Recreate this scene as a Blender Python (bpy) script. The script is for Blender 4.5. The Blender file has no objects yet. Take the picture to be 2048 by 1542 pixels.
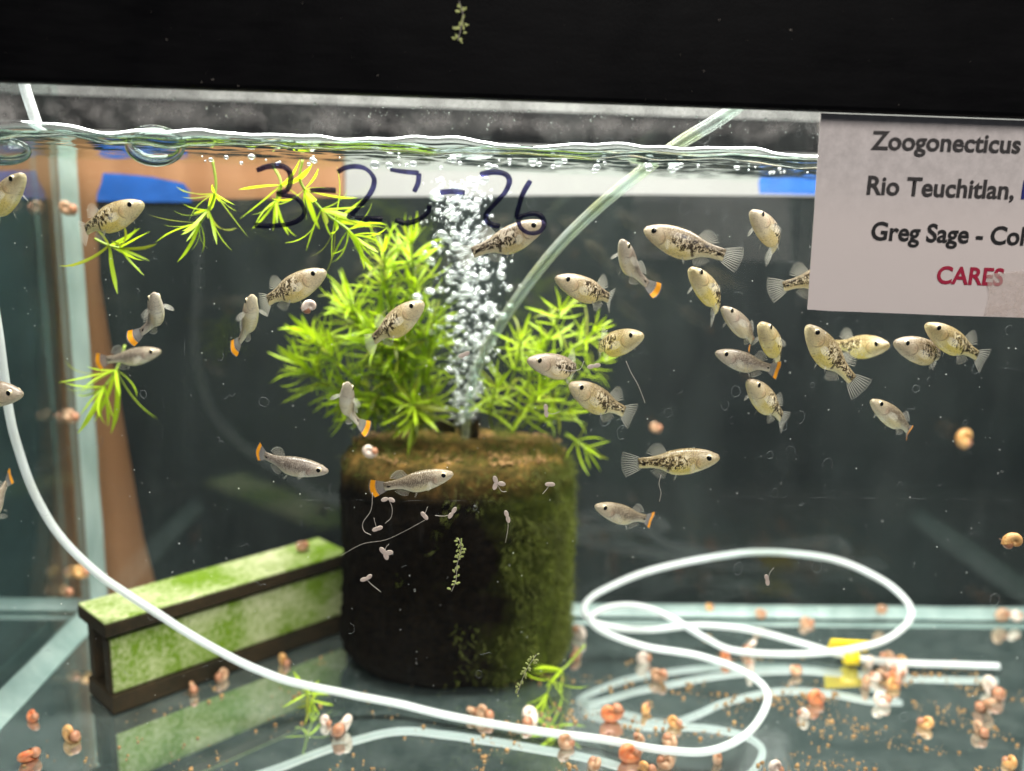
import bpy, math, random
import numpy as np
from mathutils import Vector, Matrix, noise

random.seed(7)
sc = bpy.context.scene
COL = sc.collection
pi = math.pi

# ------------------------------------------------------------------ camera
YAW, PITCH, ROLL, FPX = 0.044, 0.2017, 0.0299, 1706.0     # FPX for a 2048 px wide picture
CAMY, CAMZ = -0.304, 0.2364                              # front glass inner face is Y = 0, tank floor is Z = 0
YB, XL, XR, ZR, ZW = 0.170, -0.220, 0.365, 0.2722, 0.2565  # back glass, side glasses, frame underside, water level
cy, sy, cp, sp, cr, sr = math.cos(YAW), math.sin(YAW), math.cos(PITCH), math.sin(PITCH), math.cos(ROLL), math.sin(ROLL)
FW = Vector((sy*cp, cy*cp, -sp)); RT = Vector((cy, -sy, 0)); UP = RT.cross(FW)
R2 = RT*cr + UP*sr; U2 = -RT*sr + UP*cr
CAM = Vector((0, CAMY, CAMZ))
cd = bpy.data.cameras.new("camera"); cam = bpy.data.objects.new("camera", cd); COL.objects.link(cam)
cam.matrix_world = Matrix(((R2.x, U2.x, -FW.x, CAM.x), (R2.y, U2.y, -FW.y, CAM.y), (R2.z, U2.z, -FW.z, CAM.z), (0, 0, 0, 1)))
cd.sensor_width = 36.0; cd.lens = FPX/2048*36
cd.clip_start = 0.01; cd.clip_end = 20
cd.dof.use_dof = True; cd.dof.focus_distance = 0.318; cd.dof.aperture_fstop = 4.6
sc.camera = cam

# ------------------------------------------------------------------ world, lamps, exposure
w = bpy.data.worlds.new("World"); sc.world = w; w.use_nodes = True
bg = w.node_tree.nodes["Background"]; bg.inputs[0].default_value = (0.80, 0.88, 1.0, 1); bg.inputs[1].default_value = 0.07

def lamp(name, loc, target, size, size_y, watts, col):
    l = bpy.data.lights.new(name, 'AREA'); l.shape = 'RECTANGLE'; l.size = size; l.size_y = size_y; l.energy = watts; l.color = col
    o = bpy.data.objects.new(name, l); COL.objects.link(o); o.location = loc
    o.rotation_euler = (Vector(target)-Vector(loc)).to_track_quat('-Z', 'Y').to_euler()
    return o
lamp("tank_light", (0.085, 0.068, 0.43), (0.085, 0.090, 0.0), 0.64, 0.145, 8.2, (1.0, 0.97, 0.92))
lamp("room_light", (0.25, -1.0, 1.15), (0.0, 0.05, 0.16), 0.9, 0.6, 19.0, (1.0, 0.95, 0.90))

sc.view_settings.view_transform = 'Standard'; sc.view_settings.look = 'None'
sc.view_settings.exposure = 0.0; sc.view_settings.gamma = 1.0
sc.render.engine = 'CYCLES'
cyc = sc.cycles
cyc.use_denoising = True
cyc.use_adaptive_sampling = True; cyc.adaptive_threshold = 0.035
cyc.max_bounces = 8; cyc.diffuse_bounces = 3; cyc.glossy_bounces = 5; cyc.transmission_bounces = 8; cyc.transparent_max_bounces = 40
cyc.caustics_reflective = True; cyc.blur_glossy = 1.0; cyc.caustics_refractive = False
cyc.sample_clamp_indirect = 4.0

# ------------------------------------------------------------------ helpers
def ray(px, py): return FW + R2*((px-1024)/FPX) - U2*((py-771)/FPX)
def atY(px, py, Y):
    d = ray(px, py); return CAM + d*((Y-CAM.y)/d.y)
def atZ(px, py, Z):
    d = ray(px, py); return CAM + d*((Z-CAM.z)/d.z)

def link(o, parent=None):
    COL.objects.link(o)
    if parent is not None: o.parent = parent
    return o
def tag(o, label=None, cat=None, group=None, kind=None):
    if label: o["label"] = label
    if cat: o["category"] = cat
    if group: o["group"] = group
    if kind: o["kind"] = kind
    return o
def empty(name, loc=(0, 0, 0), mat=None):
    o = bpy.data.objects.new(name, None); o.empty_display_size = 0.01
    if mat is not None: o.matrix_world = mat
    else: o.location = loc
    return link(o)
def mesh(name, verts, faces, mats, uvs=None, smooth=True, idx=None):
    me = bpy.data.meshes.new(name); me.from_pydata([tuple(v) for v in verts], [], faces); me.update()
    for m in (mats if isinstance(mats, (list, tuple)) else [mats]): me.materials.append(m)
    if idx is not None: me.polygons.foreach_set("material_index", idx)
    if uvs is not None:
        ul = me.uv_layers.new(name="UVMap")
        vi = np.empty(len(me.loops), dtype=np.int32); me.loops.foreach_get("vertex_index", vi)
        ul.data.foreach_set("uv", np.asarray(uvs, dtype=np.float32)[vi].ravel())
    if smooth: me.polygons.foreach_set("use_smooth", [True]*len(me.polygons))
    return me
def ob(name, me, parent=None): return link(bpy.data.objects.new(name, me), parent)
def mob(name, verts, faces, mats, parent=None, **k): return ob(name, mesh(name, verts, faces, mats, **k), parent)

def box_vf(x0, x1, y0, y1, z0, z1, b=0.0):
    """a box; with b > 0 its edges are chamfered"""
    if b <= 0:
        v = [(x0,y0,z0),(x1,y0,z0),(x1,y1,z0),(x0,y1,z0),(x0,y0,z1),(x1,y0,z1),(x1,y1,z1),(x0,y1,z1)]
        return v, [(0,3,2,1),(4,5,6,7),(0,1,5,4),(1,2,6,5),(2,3,7,6),(3,0,4,7)]
    import bmesh
    bm = bmesh.new(); vs, fs = box_vf(x0, x1, y0, y1, z0, z1)
    bv = [bm.verts.new(p) for p in vs]
    for f in fs: bm.faces.new([bv[i] for i in f])
    bmesh.ops.bevel(bm, geom=list(bm.edges), offset=b, segments=2, affect='EDGES', profile=0.6)
    bm.verts.index_update()
    r = [tuple(v.co) for v in bm.verts], [tuple(v.index for v in f.verts) for f in bm.faces]
    bm.free(); return r
def box(name, x0, x1, y0, y1, z0, z1, mat, parent=None, b=0.0):
    v, f = box_vf(x0, x1, y0, y1, z0, z1, b); return mob(name, v, f, mat, parent, smooth=False)
def prism(name, poly, dvec, mat, parent=None):
    """polygon (3D points) pushed along dvec"""
    n = len(poly); d = Vector(dvec)
    v = [Vector(p) for p in poly] + [Vector(p)+d for p in poly]
    f = [tuple(range(n))[::-1], tuple(range(n, 2*n))] + [(i, (i+1) % n, n+(i+1) % n, n+i) for i in range(n)]
    return mob(name, v, f, mat, parent, smooth=False)

def catmull(pts, per=10):
    P = [Vector(p) for p in pts]
    P = [P[0]*2-P[1]] + P + [P[-1]*2-P[-2]]
    out = []
    for i in range(1, len(P)-2):
        a, b, c, d = P[i-1], P[i], P[i+1], P[i+2]
        for k in range(per):
            t = k/per
            out.append(0.5*((2*b)+(c-a)*t+(2*a-5*b+4*c-d)*t*t+(3*b-3*c+d-a)*t**3))
    out.append(P[-2].copy())
    return out
def tube_vf(path, r, seg=10, cap=True, flat=None):
    """sweep; r a number or a function of t in 0..1"""
    n = len(path); V = []; F = []; nrm = None
    for i, p in enumerate(path):
        t = (path[min(i+1, n-1)]-path[max(i-1, 0)]).normalized()
        if nrm is None:
            nrm = t.orthogonal().normalized() if flat is None else Vector(flat)
        nrm = (nrm - t*nrm.dot(t)); nrm = nrm.normalized() if nrm.length > 1e-9 else t.orthogonal().normalized()
        bn = t.cross(nrm)
        rr = r(i/(n-1)) if callable(r) else r
        for k in range(seg):
            a = 2*pi*k/seg
            V.append(p + nrm*(math.cos(a)*rr) + bn*(math.sin(a)*rr))
    for i in range(n-1):
        for k in range(seg):
            a = i*seg+k; b = i*seg+(k+1) % seg
            F.append((a, b, b+seg, a+seg))
    if cap:
        F.append(tuple(range(seg))[::-1]); F.append(tuple(range((n-1)*seg, n*seg)))
    return V, F
def tube(name, path, r, mat, parent=None, seg=10, cap=True):
    v, f = tube_vf(path, r, seg, cap); return mob(name, v, f, mat, parent)
def ball_vf(c, rx, ry, rz, nu=10, nv=7):
    V = [(c[0], c[1], c[2]+rz)]; F = []
    for j in range(1, nv):
        th = pi*j/nv
        for i in range(nu):
            a = 2*pi*i/nu; V.append((c[0]+rx*math.sin(th)*math.cos(a), c[1]+ry*math.sin(th)*math.sin(a), c[2]+rz*math.cos(th)))
    V.append((c[0], c[1], c[2]-rz)); L = len(V)-1
    for i in range(nu): F.append((0, 1+i, 1+(i+1) % nu))
    for j in range(nv-2):
        for i in range(nu):
            a = 1+j*nu+i; b = 1+j*nu+(i+1) % nu; F.append((a, a+nu, b+nu, b))
    for i in range(nu): F.append((L, L-nu+(i+1) % nu, L-nu+i))
    return V, F
class Join:
    def __init__(s): s.v = []; s.f = []
    def add(s, vf):
        n = len(s.v); s.v += [tuple(p) for p in vf[0]]; s.f += [tuple(i+n for i in q) for q in vf[1]]
    def build(s, name, mat, parent=None, smooth=True): return mob(name, s.v, s.f, mat, parent, smooth=smooth)
def fbm(p, o=4): return noise.fractal(Vector(p), 1.0, 2.0, o)

# ------------------------------------------------------------------ materials
class NT:
    def __init__(s, name):
        s.m = bpy.data.materials.new(name); s.m.use_nodes = True; s.t = s.m.node_tree; s.t.nodes.clear()
        s.out = s.t.nodes.new("ShaderNodeOutputMaterial")
    def n(s, typ, ins=None, **attrs):
        nd = s.t.nodes.new(typ)
        for k, v in attrs.items(): setattr(nd, k, v)
        for k, v in (ins or {}).items(): s.set(nd.inputs[k], v)
        return nd
    def set(s, sock, v):
        if isinstance(v, bpy.types.NodeSocket): s.t.links.new(v, sock)
        elif isinstance(v, bpy.types.Node): s.t.links.new(v.outputs[0], sock)
        elif isinstance(v, (tuple, list)) and len(v) == 3 and sock.type == 'RGBA': sock.default_value = (*v, 1)
        else: sock.default_value = v
    def math(s, op, a, b=0.0, c=None, clamp=False):
        nd = s.t.nodes.new("ShaderNodeMath"); nd.operation = op; nd.use_clamp = clamp
        s.set(nd.inputs[0], a); s.set(nd.inputs[1], b)
        if c is not None: s.set(nd.inputs[2], c)
        return nd.outputs[0]
    def ramp(s, fac, stops, interp='LINEAR'):
        nd = s.t.nodes.new("ShaderNodeValToRGB"); nd.color_ramp.interpolation = interp; e = nd.color_ramp.elements
        while len(e) < len(stops): e.new(0.5)
        for el, (p, c) in zip(e, stops):
            el.position = p; el.color = (*c, 1) if isinstance(c, (tuple, list)) else (c, c, c, 1)
        s.set(nd.inputs[0], fac); return nd.outputs[0]
    def mix(s, fac, a, b, blend='MIX'):
        nd = s.t.nodes.new("ShaderNodeMix"); nd.data_type = 'RGBA'; nd.blend_type = blend
        s.set(nd.inputs[0], fac); s.set(nd.inputs[6], a); s.set(nd.inputs[7], b); return nd.outputs[2]
    def smooth(s, v, a, b):
        nd = s.t.nodes.new("ShaderNodeMapRange"); nd.interpolation_type = 'SMOOTHSTEP'
        s.set(nd.inputs[0], v); nd.inputs[1].default_value = a; nd.inputs[2].default_value = b; return nd.outputs[0]
    def obj(s): return s.n("ShaderNodeTexCoord").outputs["Object"]
    def noise(s, vec, scale, detail=4.0, rough=0.55, dist=0.0):
        return s.n("ShaderNodeTexNoise", {"Vector": vec, "Scale": scale, "Detail": detail, "Roughness": rough, "Distortion": dist}).outputs[0]
    def scale(s, vec, sc3):
        return s.n("ShaderNodeVectorMath", {0: vec, 1: sc3}, operation='MULTIPLY').outputs[0]
    def bump(s, h, strength=0.3, dist=0.001):
        return s.n("ShaderNodeBump", {"Height": h, "Strength": strength, "Distance": dist}).outputs[0]
    def bsdf(s, **k):
        ins = {}
        for a, b in k.items(): ins[a.replace("_", " ")] = b
        return s.n("ShaderNodeBsdfPrincipled", ins).outputs[0]
    def mixs(s, fac, a, b):
        nd = s.t.nodes.new("ShaderNodeMixShader"); s.set(nd.inputs[0], fac); s.set(nd.inputs[1], a); s.set(nd.inputs[2], b); return nd.outputs[0]
    def done(s, sh): s.t.links.new(sh, s.out.inputs[0]); return s.m

def plain(name, col, rough=0.5, spec=0.5, var=0.0, scale=200, bump=0.0):
    k = NT(name); c = col
    o = k.obj()
    if var:
        c = k.mix(k.ramp(k.noise(o, scale, 5), [(0.3, 0.0), (0.7, 1.0)]), tuple(x*(1-var) for x in col), tuple(min(1, x*(1+var)) for x in col))
    d = dict(Base_Color=c, Roughness=rough, Specular_IOR_Level=spec)
    if bump: d["Normal"] = k.bump(k.noise(o, scale*1.5, 4), bump, 0.0006)
    return k.done(k.bsdf(**d))

def clear(name, tint, refl, rough=0.01, dirt=None, dcol=(0.5, 0.55, 0.52)):
    """clear sheet: straight transmission + surface reflection + optional dirt that scatters"""
    k = NT(name)
    tr = k.n("ShaderNodeBsdfTransparent", {0: tint}).outputs[0]
    gl = k.n("ShaderNodeBsdfGlossy", {0: (1, 1, 1), "Roughness": rough}).outputs[0]
    s = k.mixs(refl if not callable(refl) else refl(k), tr, gl)
    if dirt is not None:
        s = k.mixs(dirt(k), s, k.n("ShaderNodeBsdfDiffuse", {0: dcol}).outputs[0])
    return k.done(s)

M = {}
def mat_glass():
    def dirt(k):
        o = k.obj()
        a = k.ramp(k.noise(o, 14, 6, 0.65), [(0.45, 0.0), (0.8, 0.010)])
        b = k.ramp(k.noise(k.scale(o, (1, 1, 0.12)), 240, 3, 0.6), [(0.62, 0.0), (0.75, 0.015)])
        return k.math('ADD', a, b)
    M['front'] = clear("front_glass", (0.985, 0.99, 0.99), 0.012, 0.0, dirt)
    def fres(f0, g):
        def r(k):
            lw = k.n("ShaderNodeLayerWeight", {0: 0.5}).outputs[1]      # facing, grows toward grazing
            return k.math('ADD', k.math('MULTIPLY', k.math('POWER', lw, 2.0), g), f0, clamp=True)
        return r
    def dirt2(k):
        o = k.obj()
        return k.ramp(k.noise(k.scale(o, (1, 1, 0.35)), 45, 6, 0.65), [(0.4, 0.0), (0.85, 0.016)])
    M['back'] = clear("back_glass", (0.96, 0.985, 0.975), 0.026, 0.012, dirt2)
    M['side'] = clear("side_glass", (0.80, 0.90, 0.88), fres(0.08, 0.65), 0.02, dirt2)
    k = NT("bottom_glass"); o = k.obj()
    lw = k.n("ShaderNodeLayerWeight", {0: 0.5}).outputs[1]
    refl = k.math('ADD', k.math('MULTIPLY', lw, 0.20), 0.66, clamp=True)
    dust = k.ramp(k.noise(o, 60, 7, 0.7), [(0.35, (0.075, 0.115, 0.108)), (0.75, (0.215, 0.275, 0.255))])
    d = k.n("ShaderNodeBsdfDiffuse", {0: dust}).outputs[0]
    g = k.n("ShaderNodeBsdfGlossy", {0: (0.90, 0.95, 0.93), "Roughness": 0.012}).outputs[0]
    M['bottom'] = k.done(k.mixs(refl, d, g))
    k = NT("water_surface")
    fr = k.n("ShaderNodeFresnel", {0: 1.33}).outputs[0]
    M['water'] = k.done(k.mixs(fr, k.n("ShaderNodeBsdfTransparent", {0: (0.98, 1.0, 0.99)}).outputs[0],
                               k.n("ShaderNodeBsdfGlossy", {0: (0.9, 0.97, 0.93), "Roughness": 0.02}).outputs[0]))
    k = NT("water_edge")
    M['meniscus'] = k.done(k.n("ShaderNodeBsdfGlass", {0: (0.90, 0.96, 0.94), "Roughness": 0.05, "IOR": 1.33}).outputs[0])
    # air bubbles under water: mirror-bright rims, clear centres
    k = NT("air_bubble")
    lw = k.n("ShaderNodeLayerWeight", {0: 0.5}).outputs[1]
    f = k.ramp(lw, [(0.0, 0.42), (0.4, 0.50), (0.8, 0.72), (1.0, 0.45)])
    g = k.n("ShaderNodeBsdfGlossy", {0: (0.95, 0.97, 1.0), "Roughness": 0.12}).outputs[0]
    d = k.n("ShaderNodeBsdfDiffuse", {0: (0.86, 0.89, 0.90)}).outputs[0]
    M['bubble'] = k.done(k.mixs(f, k.n("ShaderNodeBsdfTransparent", {0: (0.95, 0.97, 0.97)}).outputs[0], k.mixs(0.50, g, d)))
    k = NT("surface_bubble")
    lw = k.n("ShaderNodeLayerWeight", {0: 0.5}).outputs[1]
    f = k.ramp(lw, [(0.0, 0.03), (0.55, 0.10), (0.85, 0.6), (1.0, 0.9)])
    M['dome'] = k.done(k.mixs(f, k.n("ShaderNodeBsdfTransparent", {0: (0.97, 0.99, 0.98)}).outputs[0],
                              k.n("ShaderNodeBsdfGlossy", {0: (0.9, 1, 0.97), "Roughness": 0.03}).outputs[0]))
mat_glass()

k = NT("silicone"); o = k.obj()
c = k.ramp(k.noise(k.scale(o, (1, 1, 0.3)), 60, 4), [(0.3, (0.22, 0.33, 0.305)), (0.7, (0.42, 0.54, 0.50))])
M['silicone'] = k.done(k.mixs(0.34, k.bsdf(Base_Color=c, Roughness=0.3), k.n("ShaderNodeBsdfTransparent", {0: (0.8, 0.95, 0.92)}).outputs[0]))

k = NT("frame_plastic"); o = k.obj()
sc1 = k.noise(k.scale(o, (1, 1, 6)), 60, 5, 0.65)
M['frame'] = k.done(k.bsdf(Base_Color=k.ramp(sc1, [(0.3, (0.0012, 0.0012, 0.0016)), (0.8, (0.004, 0.004, 0.0045))]),
                           Roughness=k.ramp(k.noise(o, 30, 5), [(0.3, 0.34), (0.7, 0.55)]), Specular_IOR_Level=0.07,
                           Normal=k.bump(k.noise(o, 900, 3), 0.12, 0.0004)))
k = NT("lid_grain"); o = k.obj()
M['lid'] = k.done(k.bsdf(Base_Color=k.ramp(k.noise(o, 1100, 3, 0.7), [(0.42, (0.03, 0.03, 0.03)), (0.62, (0.42, 0.40, 0.38))]), Roughness=0.7))

k = NT("board_black"); o = k.obj()
st = k.noise(k.scale(o, (1, 1, 0.10)), 26, 5, 0.6)
cl = k.noise(o, 9, 4, 0.55)
c = k.mix(k.ramp(cl, [(0.35, 0.0), (0.7, 1.0)]), k.ramp(st, [(0.3, (0.0045, 0.0058, 0.0065)), (0.75, (0.011, 0.0132, 0.0145))]),
          k.ramp(st, [(0.3, (0.009, 0.012, 0.012)), (0.75, (0.026, 0.032, 0.0315))]))
M['board'] = k.done(k.bsdf(Base_Color=c, Roughness=0.75, Specular_IOR_Level=0.2))
M['addedboard'] = plain("added_side_board", (0.085, 0.105, 0.118), 0.6, 0.3, 0.5, 14)
k = NT("plywood"); o = k.obj()
gr = k.noise(k.scale(o, (1, 1, 0.08)), 55, 5, 0.6, 0.6)
M['wood'] = k.done(k.bsdf(Base_Color=k.ramp(gr, [(0.3, (0.235, 0.095, 0.038)), (0.7, (0.315, 0.142, 0.066))]), Roughness=0.55))
M['wall'] = plain("white_wall", (0.44, 0.43, 0.415), 0.7, 0.3, 0.06, 12)
M['tape'] = plain("blue_tape", (0.012, 0.085, 0.36), 0.6, 0.3, 0.18, 90, 0.2)
M['shelf'] = plain("shelf_dark", (0.03, 0.03, 0.03), 0.6)

# paper card: mottling near the top is light shining through, put into the colour
k = NT("paper_card"); o = k.obj()
sep = k.n("ShaderNodeSeparateXYZ", {0: o})
top = k.smooth(sep.outputs[2], -0.040, -0.012)
mot = k.ramp(k.noise(o, 210, 5, 0.7), [(0.32, 0.70), (0.70, 1.06)])
c = k.mix(k.math('MULTIPLY', top, 0.75), (0.66, 0.59, 0.565), k.n("ShaderNodeCombineColor", {0: k.math('MULTIPLY', mot, 0.60), 1: k.math('MULTIPLY', mot, 0.555), 2: k.math('MULTIPLY', mot, 0.545)}).outputs[0])
spk = k.ramp(k.noise(o, 1500, 2, 0.5), [(0.75, 1.0), (0.79, 0.55)])
c = k.mix(1.0, c, spk, 'MULTIPLY')
M['paper'] = k.done(k.bsdf(Base_Color=c, Roughness=0.42, Specular_IOR_Level=0.35, Normal=k.bump(k.noise(o, 60, 5), 0.10, 0.002)))
M['ink'] = plain("printed_black", (0.014, 0.013, 0.014), 0.5)
M['inkbacklit'] = plain("printed_backlit", (0.035, 0.031, 0.031), 0.5)  # grey of this print stands in for light coming through the card
M['inkred'] = plain("printed_red", (0.36, 0.012, 0.045), 0.5)
M['inkblue'] = plain("printed_blue", (0.012, 0.02, 0.16), 0.5)
k = NT("marker_ink"); o = k.obj()
a = k.ramp(k.noise(o, 260, 4, 0.6), [(0.3, 0.08), (0.65, 0.52)])
M['marker'] = k.done(k.mixs(a, k.n("ShaderNodeBsdfTransparent", {0: (0.38, 0.38, 0.62)}).outputs[0], k.bsdf(Base_Color=(0.004, 0.004, 0.014), Roughness=0.35)))
k = NT("lime_film"); o = k.obj()
sep = k.n("ShaderNodeSeparateXYZ", {0: o})
a = k.ramp(k.noise(o, 75, 7, 0.7), [(0.38, 0.05), (0.72, 0.62)])
edge = k.ramp(k.math('ADD', k.math('ADD', k.math('MULTIPLY', k.math('SUBTRACT', sep.outputs[2], 0.259), 60.0), k.math('MULTIPLY', sep.outputs[0], -1.1)), k.noise(k.scale(o, (1, 1, 0.4)), 60, 5, 0.6)), [(0.58, 0.04), (0.86, 1.0)])
M['film'] = k.done(k.mixs(k.math('MULTIPLY', a, edge), k.n("ShaderNodeBsdfTransparent").outputs[0], k.bsdf(Base_Color=(0.62, 0.60, 0.57), Roughness=0.6)))
k = NT("water_marks")
M['marks'] = k.done(k.mixs(0.15, k.n("ShaderNodeBsdfTransparent").outputs[0], k.bsdf(Base_Color=(0.72, 0.78, 0.78), Roughness=0.4)))
M['speck'] = plain("white_specks", (0.75, 0.76, 0.72), 0.5)
M['drop'] = M['meniscus']
M['dust'] = plain("grey_dust", (0.16, 0.14, 0.12), 0.8)

# tubing
M['tube'] = NT("milky_silicone_tube")
k = M['tube']; o = k.obj()
c = k.ramp(k.noise(o, 85, 5, 0.65), [(0.35, (0.80, 0.83, 0.83)), (0.62, (0.72, 0.74, 0.70)), (0.80, (0.52, 0.50, 0.36))])
M['tube'] = k.done(k.mixs(0.50, k.bsdf(Base_Color=c, Roughness=0.24, Specular_IOR_Level=0.5), k.n("ShaderNodeBsdfTranslucent", {0: (0.90, 0.95, 0.96)}).outputs[0]))
k = NT("clear_tube"); o = k.obj()
lw = k.n("ShaderNodeLayerWeight", {0: 0.5}).outputs[1]
f = k.ramp(lw, [(0.0, 0.10), (0.3, 0.12), (0.55, 0.20), (0.72, 0.45), (0.88, 0.85), (1.0, 0.95)])
c = k.ramp(k.noise(o, 70, 4), [(0.42, (0.80, 0.86, 0.82)), (0.62, (0.72, 0.74, 0.42))])
M['cleartube'] = k.done(k.mixs(f, k.n("ShaderNodeBsdfTransparent", {0: (0.92, 0.97, 0.95)}).outputs[0], k.bsdf(Base_Color=c, Roughness=0.12, Specular_IOR_Level=0.7)))
M['yellow'] = plain("yellow_tag", (0.80, 0.60, 0.015), 0.45, 0.4, 0.12, 160)

# algae tiles
def slate(name, hi, lo, cut0, cut1):
    k = NT(name); o = k.obj()
    n1 = k.noise(o, 26, 5, 0.6); n2 = k.noise(o, 420, 4, 0.7)
    f = k.ramp(k.math('ADD', k.math('MULTIPLY', n1, 0.65), k.math('MULTIPLY', n2, 0.35)), [(cut0, 0.0), (cut1, 1.0)])
    return k.done(k.bsdf(Base_Color=k.mix(f, lo, hi), Roughness=0.8, Specular_IOR_Level=0.2, Normal=k.bump(n2, 0.25, 0.0006)))
M['slate'] = slate("algae_tile", (0.125, 0.215, 0.010), (0.46, 0.48, 0.27), 0.37, 0.56)
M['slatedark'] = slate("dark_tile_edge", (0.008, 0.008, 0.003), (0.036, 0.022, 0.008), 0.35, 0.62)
# sponge filter
k = NT("sponge"); o = k.obj()
sep = k.n("ShaderNodeSeparateXYZ", {0: o})
fine = k.noise(o, 330, 5, 0.7); big = k.noise(o, 34, 5, 0.6)
base = k.ramp(fine, [(0.35, (0.0012, 0.001, 0.0008)), (0.75, (0.010, 0.007, 0.004))])
green = k.ramp(fine, [(0.3, (0.018, 0.026, 0.004)), (0.75, (0.085, 0.105, 0.014))])
side = k.math('ADD', k.smooth(sep.outputs[0], -0.004, 0.064), k.math('MULTIPLY', k.math('SUBTRACT', big, 0.5), 1.5))
topm = k.smooth(sep.outputs[2], 0.098, 0.116)
c = k.mix(k.ramp(side, [(0.25, 0.0), (0.95, 0.9)]), base, green)
tan = k.ramp(k.noise(o, 150, 6, 0.7), [(0.35, (0.030, 0.030, 0.008)), (0.52, (0.095, 0.064, 0.018)), (0.75, (0.32, 0.175, 0.05))])
c = k.mix(k.math('MULTIPLY', topm, k.ramp(big, [(0.3, 0.5), (0.55, 1.0)])), c, tan)
M['sponge'] = k.done(k.bsdf(Base_Color=c, Roughness=0.9, Specular_IOR_Level=0.04, Normal=k.bump(fine, 0.6, 0.0015)))
k = NT("fuzz_algae"); o = k.obj()
c = k.ramp(k.noise(o, 90, 4), [(0.3, (0.055, 0.060, 0.008)), (0.7, (0.17, 0.20, 0.022))])
M['fuzz'] = k.done(k.mixs(0.35, k.bsdf(Base_Color=c, Roughness=0.7), k.n("ShaderNodeBsdfTranslucent", {0: (0.16, 0.20, 0.02)}).outputs[0]))
k = NT("crumb"); o = k.obj()
c = k.ramp(k.noise(o, 300, 3), [(0.3, (0.19, 0.095, 0.032)), (0.7, (0.42, 0.25, 0.095))])
M['crumb'] = k.done(k.bsdf(Base_Color=c, Roughness=0.8))
M['black'] = plain("black_plastic", (0.006, 0.006, 0.007), 0.35)
# leaves
def leafmat(name, a, b, tr):
    k = NT(name)
    uv = k.n("ShaderNodeUVMap").outputs[0]; sep = k.n("ShaderNodeSeparateXYZ", {0: uv})
    rnd = k.n("ShaderNodeObjectInfo").outputs["Random"]
    c = k.mix(k.smooth(sep.outputs[0], 0.0, 1.0), b, a)
    c = k.mix(k.math('MULTIPLY', rnd, 0.7), c, tuple(x*0.5 for x in a))
    mid = k.math('ABSOLUTE', k.math('SUBTRACT', sep.outputs[1], 0.5))
    c = k.mix(k.ramp(mid, [(0.02, 0.45), (0.10, 0.0)]), c, (0.50, 0.62, 0.16))
    return k.done(k.mixs(0.42, k.bsdf(Base_Color=c, Roughness=0.38, Specular_IOR_Level=0.4), k.n("ShaderNodeBsdfTranslucent", {0: tr}).outputs[0]))
M['oldleaf'] = leafmat("leaf_olive", (0.20, 0.24, 0.015), (0.34, 0.36, 0.03), (0.30, 0.34, 0.02))
M['leaf'] = leafmat("leaf_green", (0.38, 0.56, 0.012), (0.56, 0.72, 0.03), (0.60, 0.84, 0.02))
M['stem'] = plain("plant_stem", (0.26, 0.36, 0.04), 0.5)
M['sprig'] = plain("pale_sprig", (0.42, 0.46, 0.16), 0.5, 0.4, 0.3, 500)
M['frond'] = plain("bleached_frond", (0.66, 0.54, 0.47), 0.55, 0.3, 0.15, 800)
M['thread'] = plain("pale_thread", (0.46, 0.41, 0.36), 0.6)
# snails
def shellmat(name, a, b, dark):
    k = NT(name); o = k.obj(); rnd = k.n("ShaderNodeObjectInfo").outputs["Random"]
    n1 = k.noise(k.n("ShaderNodeVectorMath", {0: o, 1: k.n("ShaderNodeCombineXYZ", {0: k.math('MULTIPLY', rnd, 9.0)}).outputs[0]}, operation='ADD').outputs[0], 2.3, 4)
    c = k.mix(k.ramp(n1, [(0.35, 0.0), (0.65, 1.0)]), a, b)
    c = k.mix(k.ramp(k.noise(o, 7.0, 4), [(0.55, 0.0), (0.75, 0.8)]), c, dark)
    return k.done(k.bsdf(Base_Color=c, Roughness=0.42, Specular_IOR_Level=0.45, Coat_Weight=0.08))
M['sh_brown'] = shellmat("shell_brown", (0.36, 0.165, 0.075), (0.54, 0.36, 0.23), (0.14, 0.055, 0.02))
M['sh_pale'] = shellmat("shell_pale", (0.62, 0.47, 0.38), (0.80, 0.70, 0.60), (0.30, 0.17, 0.09))
M['sh_red'] = shellmat("shell_red", (0.56, 0.12, 0.035), (0.66, 0.26, 0.10), (0.40, 0.05, 0.02))
M['sh_orange'] = shellmat("shell_orange", (0.52, 0.22, 0.055), (0.68, 0.42, 0.17), (0.30, 0.10, 0.02))
M['snailfoot'] = plain("snail_foot", (0.38, 0.17, 0.09), 0.4, 0.5, 0.3, 3)

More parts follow.
